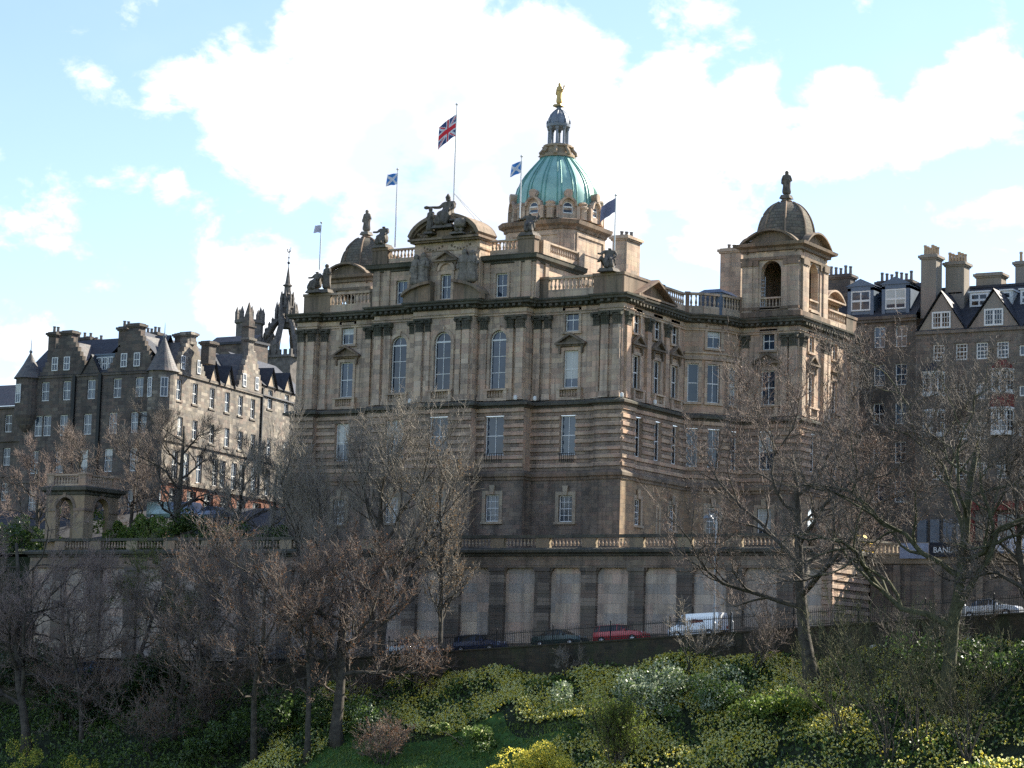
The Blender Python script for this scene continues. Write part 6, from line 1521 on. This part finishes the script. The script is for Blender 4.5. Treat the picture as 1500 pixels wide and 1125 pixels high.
MT['leaf_tan'] = leafy('clinging_tan_leaf', [(.30, .19, .09), (.24, .15, .08)], .7, .3)
MT['bud_green'] = leafy('opening_green_bud', [(.16, .20, .04), (.22, .25, .06)], .6, .35)
MT['leaf_dark'] = leafy('dark_evergreen_leaf', [(.015, .038, .012), (.045, .085, .022), (.08, .13, .035)], .4, .3, .5)
MT['leaf_mid'] = leafy('mid_green_leaf', [(.05, .10, .022), (.12, .19, .04), (.22, .30, .07)], .45, .42, .45)
MT['leaf_lime'] = leafy('lime_green_leaf', [(.14, .20, .035), (.26, .32, .06)], .5, .5)
MT['leaf_pale'] = leafy('pale_grey_green_leaf', [(.10, .15, .07), (.32, .38, .24), (.52, .55, .42)], .4, .3, .5)
MT['petal'] = leafy('yellow_petal', [(.72, .60, .06), (.88, .80, .18)], .5, .6)
MT['petal_pale'] = leafy('pale_yellow_petal', [(.75, .76, .3), (.9, .9, .55)], .5, .6)
def twiglets(tw, n, seed, ln=.75):
    """the finest spray: n short twigs springing from the thinner wood"""
    if n <= 0: return tw
    r = np.random.default_rng(seed+5); S = tw[tw[:, 6] < np.quantile(tw[:, 6], .8)+1e-6]
    s = S[r.integers(0, len(S), n)]; t = r.uniform(0, 1, (n, 1)); a = s[:, :3]+(s[:, 3:6]-s[:, :3])*t; d = s[:, 3:6]-s[:, :3]; d /= np.linalg.norm(d, axis=1, keepdims=True)+1e-9
    e = d*.9+r.normal(size=(n, 3))*.36; e[:, 2] += .2; e /= np.linalg.norm(e, axis=1, keepdims=True); L = ln*r.uniform(.35, 1.2, (n, 1)); mid = a+e*L*.5
    e2 = e+r.normal(size=(n, 3))*.3; e2[:, 2] += .12; e2 /= np.linalg.norm(e2, axis=1, keepdims=True); b = mid+e2*L*.5; q = np.full((n, 1), .0135)
    return np.concatenate([tw, np.concatenate([a, mid, q, q*.8], 1), np.concatenate([mid, b, q*.8, q*.5], 1)])
def make_tree(name, label, cat, base, H, seed, bark='bark', twig='tw_grey', leaf=None, leaf_n=0, leaf_s=.09, group=None, rz=0., fine=9000, fine_len=.75, **kw):
    t = thing(name, label, cat, tuple(base), group)
    wood, tw, tips = grow(seed, H, **kw)
    k = H/np.quantile(tw[:, 5], .995)
    wood = [([q*k for q in p], r, l) for p, r, l in wood]; tw[:, :6] *= k; tips = tips*k; fine = int(fine*.16)
    m = Mesh()
    for pts, rad, lev in wood:
        if lev == 0: rad = [r*(1+.55*max(0, 1-i*1.1)) for i, r in enumerate(rad)]; pts = [pts[0]-np.array([0, 0, .6])]+list(pts[1:])
        m.tube(pts, rad, (9, 6, 4)[lev], cap=lev == 0)
    m.build('trunk', bark, t, smooth=True)
    tw = twiglets(tw, fine, seed, fine_len)
    V, F = prisms(tw, 3); mats = [twig]; mi = np.zeros(len(F), dtype=np.int32)
    if leaf:
        rg = np.random.default_rng(seed+99); mid = np.concatenate([tips, (tw[:, :3]+tw[:, 3:6])/2]) if leaf_n > len(tips) else tips
        C = mid[rg.integers(0, len(mid), leaf_n)]+rg.normal(size=(leaf_n, 3))*.05
        V2, F2 = leaves(C, leaf_s, rg); F = np.concatenate([F, F2+len(V)]); V = np.concatenate([V, V2]); mats.append(leaf); mi = np.concatenate([mi, np.ones(len(F2), dtype=np.int32)])
    fast_mesh('crown', V, F, mats, mi, t); t.rotation_euler = (0, 0, rz)
    return t
def site(px, py):
    """where the sight line of a pixel meets the garden bank"""
    for y in np.arange(-90, -19.5, .06):
        p = on_y(px, py, y)
        if p[2] < gz(p[0], y): return np.array([p[0], y, gz(p[0], y)])
    return p
def hgt(b, px, py): return on_y(px, py, b[1])[2]-b[2]
def ptree(name, label, px, py, top, seed, base=None, cat='tree', group='bare trees on the garden bank', **kw):
    b = site(px, py) if base is None else base
    return make_tree(name, label, cat, b, hgt(b, px, top), seed, group=group, **kw)
def upsite(px, y, z):
    p = on_y(px, 700, y); return np.array([p[0], y, z])
# big trees in front of the bank and the houses on the right
BIG = dict(kids=(9, 7, 6, 4), ratio=(.60, .54, .5, .48), twig_r=.0165); BIGR = dict(kids=(9, 8, 6, 4), ratio=(.60, .54, .5, .48), twig_r=.0165)
ptree('bare_tree', 'big spreading bare tree with red brown buds before the right corner tower', 1192, 1005, 498, 11, twig='tw_red', leaf='bud_red', leaf_n=4000, leaf_s=.08, r0=.52, fork=.34, limbs=9, spread=.8, gnarl=.2, trop=.05, fine=44000, fine_len=1.0, lean=(-.22, -.08), width=1.12, **BIGR)
ptree('bare_tree', 'big dark bare tree with winding limbs at the right edge', 1388, 1045, 500, 23, twig='tw_dark', r0=.55, fork=.32, limbs=9, spread=.9, gnarl=.26, trop=.05, bark='bark_green', fine=44000, fine_len=1.0, width=1.1, **BIGR)
ptree('bare_tree', 'dark bare tree partly cut off by the right edge of the view', 1520, 1010, 560, 29, twig='tw_dark', r0=.4, fork=.3, limbs=8, spread=.85, gnarl=.24, fine=30000, fine_len=1.0, **BIGR)
b = np.array([*on_y(556, 900, -20.6)[:2], 0]); b[2] = gz(b[0], -20.6)
make_tree('bare_tree', 'tall grey many branched bare tree in front of the left half of the bank', 'tree', b, hgt(b, 550, 580), 37, twig='tw_grey', r0=.42, fork=.22, limbs=10, spread=.45, gnarl=.14, trop=.09, width=.95, group='bare trees on the garden bank', fine=30000, fine_len=1.1, **BIG)
ptree('bare_tree', 'grey bare tree leaning left beside the left corner of the bank', 462, 1010, 610, 41, twig='tw_grey', r0=.32, fork=.3, limbs=9, spread=.55, trop=.08, lean=(-.05, 0), fine=24000, fine_len=1.0, **BIG)
ptree('slender_tree', 'slender upright tree with clinging tan leaves in front of the bank', 645, 1003, 645, 43, twig='tw_grey', leaf='leaf_tan', leaf_n=1500, leaf_s=.09, r0=.2, fork=.25, limbs=20, spread=.5, kids=(8, 6, 4, 3), ratio=(.2, .5, .5, .45), trop=.07, twig_r=.014, fine=7000, fine_len=.6)
SM = dict(kids=(7, 6, 5, 4), ratio=(.52, .54, .5, .48), twig_r=.0155)
for px, py, top, sd, lab, kw in ((374, 1122, 772, 51, 'rusty bare tree with pale forked trunk, leftmost of the three before the terrace', dict(limbs=9, r0=.27)),
                                 (449, 1116, 765, 52, 'rusty bare tree with thin winding twin trunk before the terrace', dict(limbs=9, r0=.24)),
                                 (493, 1090, 785, 53, 'rusty bare tree with the thickest dark trunk before the terrace', dict(limbs=9, r0=.5))):
    ptree('bare_tree', lab, px, py, top, sd, twig='tw_red', leaf='leaf_rust', leaf_n=2600, leaf_s=.10, fork=.34, spread=.85, gnarl=.22, fine=20000, fine_len=.85, **SM, **kw)
for px, py, top, sd, tw_, lab in ((300, 1060, 800, 54, 'tw_red', 'brown bare tree before the left part of the terrace arches'),                                   (255, 1085, 805, 56, 'tw_red', 'brown bare tree right of the green budded tree'), (90, 1060, 790, 59, 'tw_purple', 'dull purple bare tree right of the tree at the lower left edge'), (120, 1090, 840, 58, 'tw_purple', 'purple brown bare tree at the lower left below the pavilion')):
    ptree('bare_tree', lab, px, py, top, sd, twig=tw_, leaf='leaf_rust' if tw_ == 'tw_red' else None, leaf_n=1500, leaf_s=.08, r0=.2, limbs=9, fork=.28, spread=.85, gnarl=.24, fine=16000, fine_len=.85, **SM)
ptree('willow_tree', 'purple brown twiggy tree at the lower left edge', 40, 1105, 720, 61, twig='tw_purple', r0=.4, fork=.22, limbs=11, spread=.7, gnarl=.24, trop=.03, fine=30000, fine_len=1.0, **SM)
ptree('willow_tree', 'purple brown twiggy tree partly cut off by the left edge', -30, 1060, 735, 62, twig='tw_purple', r0=.4, fork=.25, limbs=9, spread=.7, gnarl=.24, trop=.03, fine=20000, fine_len=1.0, **SM)
ptree('budding_tree', 'small dark forked tree with green buds left of the terrace arches', 200, 985, 785, 63, twig='tw_green', leaf='bud_green', leaf_n=7000, leaf_s=.075, r0=.2, fork=.2, limbs=10, spread=.95, gnarl=.26, trop=.04, bark='bark', lean=(-.1, 0), fine=14000, fine_len=.8, **SM)
# trees of the upper garden
for px, y, z, top, sd, lab, tw, kw in ((262, -3.5, 11, 585, 71, 'dark many limbed bare tree on the terrace right of the garden pavilion', 'tw_dark', dict(spread=1.0, r0=.36, fork=.12, limbs=10, fine=22000)),
                                       (125, 4, 12.4, 625, 72, 'brown bare tree rising behind the garden pavilion', 'tw_red', dict(spread=.8, r0=.25, fork=.2, limbs=9, fine=16000)),
                                       (60, 3, 12, 640, 73, 'brown bare tree left of the garden pavilion', 'tw_purple', dict(spread=.8, r0=.25, fork=.2, limbs=9, fine=16000)),
                                       (196, 6, 12.6, 610, 74, 'slim brown bare tree between the pavilion and the dark limbed tree', 'tw_red', dict(spread=.65, r0=.22, fork=.2, limbs=9, fine=14000)),
                                       (345, 2, 11.5, 640, 76, 'grey brown bare tree before the red shopfronts', 'tw_grey', dict(spread=.7, r0=.22, fork=.2, limbs=9, fine=12000)),
                                       (400, -2, 11, 640, 75, 'grey bare tree on the terrace left of the bank', 'tw_grey', dict(spread=.75, r0=.25, fork=.2, limbs=9, fine=16000))):
    bb = upsite(px, y, z); make_tree('bare_tree', lab, 'tree', bb, hgt(bb, px, top), sd, twig=tw, gnarl=.22, group='bare trees of the upper garden', fine_len=.85, **SM, **kw)
# thin saplings and bare brush on the bank
for px, py, top, sd, lab in ((1300, 1118, 850, 81, 'thin many stemmed sapling below the two big right hand trees'), (1345, 1100, 880, 82, 'thin sapling in front of the dark winding tree'), (1420, 1122, 900, 83, 'thin bare sapling at the lower right'),
                             (1232, 1085, 880, 84, 'thin sapling right of the big spreading tree trunk'), (1105, 985, 850, 85, 'bare brown thicket below the white van'), (1010, 985, 880, 86, 'small pale bare bush by the railing in front of the white van'), (838, 992, 950, 87, 'little curling bare bush at the foot of the garden wall')):
    ptree('bare_shrub', lab, px, py, top, sd, cat='shrub', group='bare shrubs on the garden bank', fine=2500, fine_len=.6, twig='tw_green' if sd < 85 else ('tw_red' if sd == 85 else 'tw_grey'), r0=.05, stems=8 if sd < 86 else 4, kids=(5, 5, 4, 3), gnarl=.16, trop=.06, ratio=(.5, .5, .5, .5), twig_r=.013)
for px, py, top, sd, lab in ((610, 1005, 930, 91, 'rust leaved shrub at the wall left of the slender tree'), (560, 1122, 1050, 92, 'rust leaved shrub at the bottom below the daffodils'), (215, 1105, 990, 93, 'rust brown thicket at the lower left'), (310, 1075, 960, 94, 'rust brown thicket between the left hand trunks'),
                             (110, 1070, 930, 95, 'dull brown thicket in the dark lower left corner')):
    ptree('leafy_shrub', lab, px, py, top, sd, cat='shrub', group='rusty shrubs on the garden bank', twig='tw_red', fine=5000, fine_len=.6, leaf='leaf_rust', leaf_n=1300, leaf_s=.08, r0=.05, stems=10, kids=(6, 5, 4, 3), gnarl=.22, trop=.04, ratio=(.5, .5, .5, .5), twig_r=.014)
ptree('budding_shrub', 'upright lime green budding shrub at the bottom centre', 905, 1128, 1015, 96, cat='shrub', group='rusty shrubs on the garden bank', twig='tw_green', fine=5000, fine_len=.6, leaf='leaf_lime', leaf_n=9000, leaf_s=.085, r0=.04, stems=16, kids=(7, 6, 5, 3), gnarl=.12, trop=.1, ratio=(.5, .5, .5, .5), twig_r=.012)
# leafy bushes
def bush(name, label, c, rx, ry, rz_, n, leaf, size, seed, leaf2=None, frac=.3, group='leafy bushes'):
    rg = np.random.default_rng(seed); k = max(5, int(rx*3)); k *= 2; cl = rg.normal(size=(k, 3))*[rx*.55, ry*.5, rz_*.3]+[0, 0, rz_*.42]; csz = rg.uniform(.35, 1.0, (k, 1))
    d = rg.normal(size=(n, 3)); d /= np.linalg.norm(d, axis=1, keepdims=True); rr = rg.uniform(.55, 1.05, (n, 1))**.7
    ix = rg.integers(0, k, n); C = cl[ix]+d*rr*np.array([rx, ry, rz_])*.42*csz[ix]; C = C[C[:, 2] > -.3]
    V, F = leaves(C, size, rg); mi = (rg.uniform(size=len(F)) < (frac if leaf2 else 0)).astype(np.int32)
    t = thing(name, label, 'bush', tuple(c), group)
    fast_mesh('foliage', V, F, [leaf, leaf2 or leaf], mi, t)
    m = Mesh()
    for i in range(4): m.tube([(cl[i][0]*.2, cl[i][1]*.2, -.3), (cl[i][0]*.6, cl[i][1]*.6, cl[i][2]*.6), tuple(cl[i])], [.05, .035, .015], 5)
    m.build('stem', 'bark', t); return t
for px, py, rx, rz_, n, lf, sz, sd, lab, l2, fr in (
        (965, 1048, 4.2, 3.9, 12000, 'leaf_mid', .14, 1, 'large pale glossy bush below the red car and van', 'leaf_pale', .75),
        (1045, 1045, 2.6, 2.0, 4000, 'leaf_mid', .14, 2, 'mid green bush right of the large pale bush', 'leaf_pale', .25),
        (795, 1140, 3.0, 2.0, 7000, 'petal', .10, 3, 'bright yellow flowering bush at the very bottom centre', 'leaf_lime', .3),
        (30, 1150, 2.6, 3.2, 3200, 'leaf_lime', .10, 4, 'yellow green bush in the bottom left corner', 'petal', .35),
        (120, 1150, 2.0, 3.0, 2200, 'leaf_lime', .10, 5, 'yellow green shoots right of the bottom left corner bush', 'petal', .35),
        (420, 1080, 3.2, 2.6, 7000, 'leaf_dark', .15, 6, 'dark glossy bush behind the twin trunked rusty tree', 'leaf_mid', .35),
        (560, 1075, 3.4, 2.4, 8000, 'leaf_mid', .14, 7, 'glossy green bush right of the thick dark trunk', 'leaf_pale', .22),
        (330, 1115, 2.8, 2.6, 6000, 'leaf_dark', .15, 8, 'dark glossy bush at the foot of the pale forked trunk', 'leaf_mid', .3),
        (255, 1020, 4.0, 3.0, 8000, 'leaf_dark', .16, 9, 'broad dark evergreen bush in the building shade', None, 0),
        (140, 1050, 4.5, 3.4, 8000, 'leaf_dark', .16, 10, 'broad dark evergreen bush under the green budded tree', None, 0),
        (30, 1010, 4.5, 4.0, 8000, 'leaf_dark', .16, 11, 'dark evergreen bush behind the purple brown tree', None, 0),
        (1150, 1050, 3.0, 2.0, 5000, 'leaf_mid', .14, 12, 'mixed green bush left of the big spreading tree trunk', 'leaf_lime', .4),
        (1470, 985, 5.0, 2.2, 8000, 'leaf_dark', .16, 13, 'dark green bush below the pale silver car', 'leaf_mid', .25),
        (700, 1095, 2.2, 1.5, 3500, 'leaf_mid', .13, 14, 'low glossy bush at the left edge of the mown grass', 'petal_pale', .12)):
    c = site(px, py); bush('leafy_bush', lab, c, rx, rx*.75, rz_, n, lf, sz, sd, l2, fr)
for px, y, z, rx, rz_, sd, lab in ((185, -4, 10.9, 2.6, 3.2, 21, 'bright green bush on the terrace right of the pavilion'), (228, -3, 10.9, 3.0, 3.0, 22, 'green bush on the terrace under the dark limbed tree'), (290, -4, 10.9, 3.2, 2.6, 23, 'dark green bush on the terrace right of the dark limbed tree'),
                                   (345, -4, 10.9, 3.2, 2.2, 24, 'low dark hedge bush on the terrace left of the bank'), (400, -4, 10.9, 2.6, 1.8, 25, 'low dark bush on the terrace beside the bank corner'), (30, -3, 11, 4.0, 3.0, 26, 'dark green bush left of the pavilion')):
    bush('leafy_bush', lab, upsite(px, y, z), rx, rx*.6, rz_, 6000, 'leaf_mid' if sd < 23 else 'leaf_dark', .15, sd, 'leaf_lime' if sd < 23 else 'leaf_mid', .35, 'terrace bushes')
# ground cover and daffodils over the whole bank: nobody could count it
def gzv(x, y): return np.array([gz(a, b) for a, b in zip(x, y)])
rg = np.random.default_rng(7)
def scatter(n, x0, x1, y0, y1, thr, sc, seed):
    r = np.random.default_rng(seed); x = r.uniform(x0, x1, n); y = r.uniform(y0, y1, n)
    f = np.sin(x*.9*sc+1.3*np.sin(y*.7*sc))+np.sin(y*1.3*sc+1.1*np.sin(x*.55*sc+2))+.6*np.sin((x+y)*2.1*sc)+r.normal(size=n)*.85
    k = f > thr; return x[k], y[k]
x, y = scatter(130000, -62, 62, -46, -19.5, -1.2, .6, 1)
lawn = (y < -27) & (x > -8+.13*(y+27)) & (x < 12.5+.13*(y+27)); x, y = x[~lawn], y[~lawn]
z = gzv(x, y)+rg.uniform(0, .75, len(x))**1.5*(1+.5*np.sin(x*.8)*np.sin(y*.9))
V, F = leaves(np.stack([x, y, z], 1), .17, rg, up=.9, asp=2.0)
o = fast_mesh('ground_cover', V, F, ['leaf_dark', 'leaf_mid'], (rg.uniform(size=len(F)) < .62).astype(np.int32)); tag(o, 'dense green leafy ground cover growing over the garden bank', 'ground cover'); o['kind'] = 'stuff'
def flowers(C, size, r):
    V1, F1 = leaves(C, size, r, up=.2, asp=1.0); V2, F2 = leaves(C, size, r, up=.2, asp=1.0); return np.concatenate([V1, V2]), np.concatenate([F1, F2+len(V1)])
x, y = scatter(190000, -15, 52, -42, -19.9, -.1, .9, 2)
keep = (rg.uniform(size=len(x)) < np.clip(1.15-np.abs(x-8)/34, .25, 1)) & ~((y < -27.5) & (x > -8+.13*(y+27)) & (x < 12.5+.13*(y+27))); x, y = x[keep], y[keep]
C = np.stack([x, y, gzv(x, y)+.35+rg.uniform(0, .4, len(x))], 1)
V, F = flowers(C, .17, rg)
o = fast_mesh('daffodil_bed', V, F, ['petal', 'petal_pale', 'leaf_lime'], rg.choice([0, 1, 2], len(F), p=[.44, .48, .08])); tag(o, 'drifts of yellow daffodils in bloom across the sunny bank', 'daffodils'); o['kind'] = 'stuff'
# longer grass over the lawn
n = 16000; x = rg.uniform(-9, 14, n); y = rg.uniform(-48, -27.3, n); C = np.stack([x, y, gzv(x, y)+.14], 1); V, F = leaves(C, .10, rg, up=2.5, asp=3)
o = fast_mesh('long_grass', V, F, ['leaf_mid', 'leaf_lime'], (rg.uniform(size=n) < .25).astype(np.int32)); tag(o, 'tufts of longer grass on the mown slope', 'grass'); o['kind'] = 'stuff'
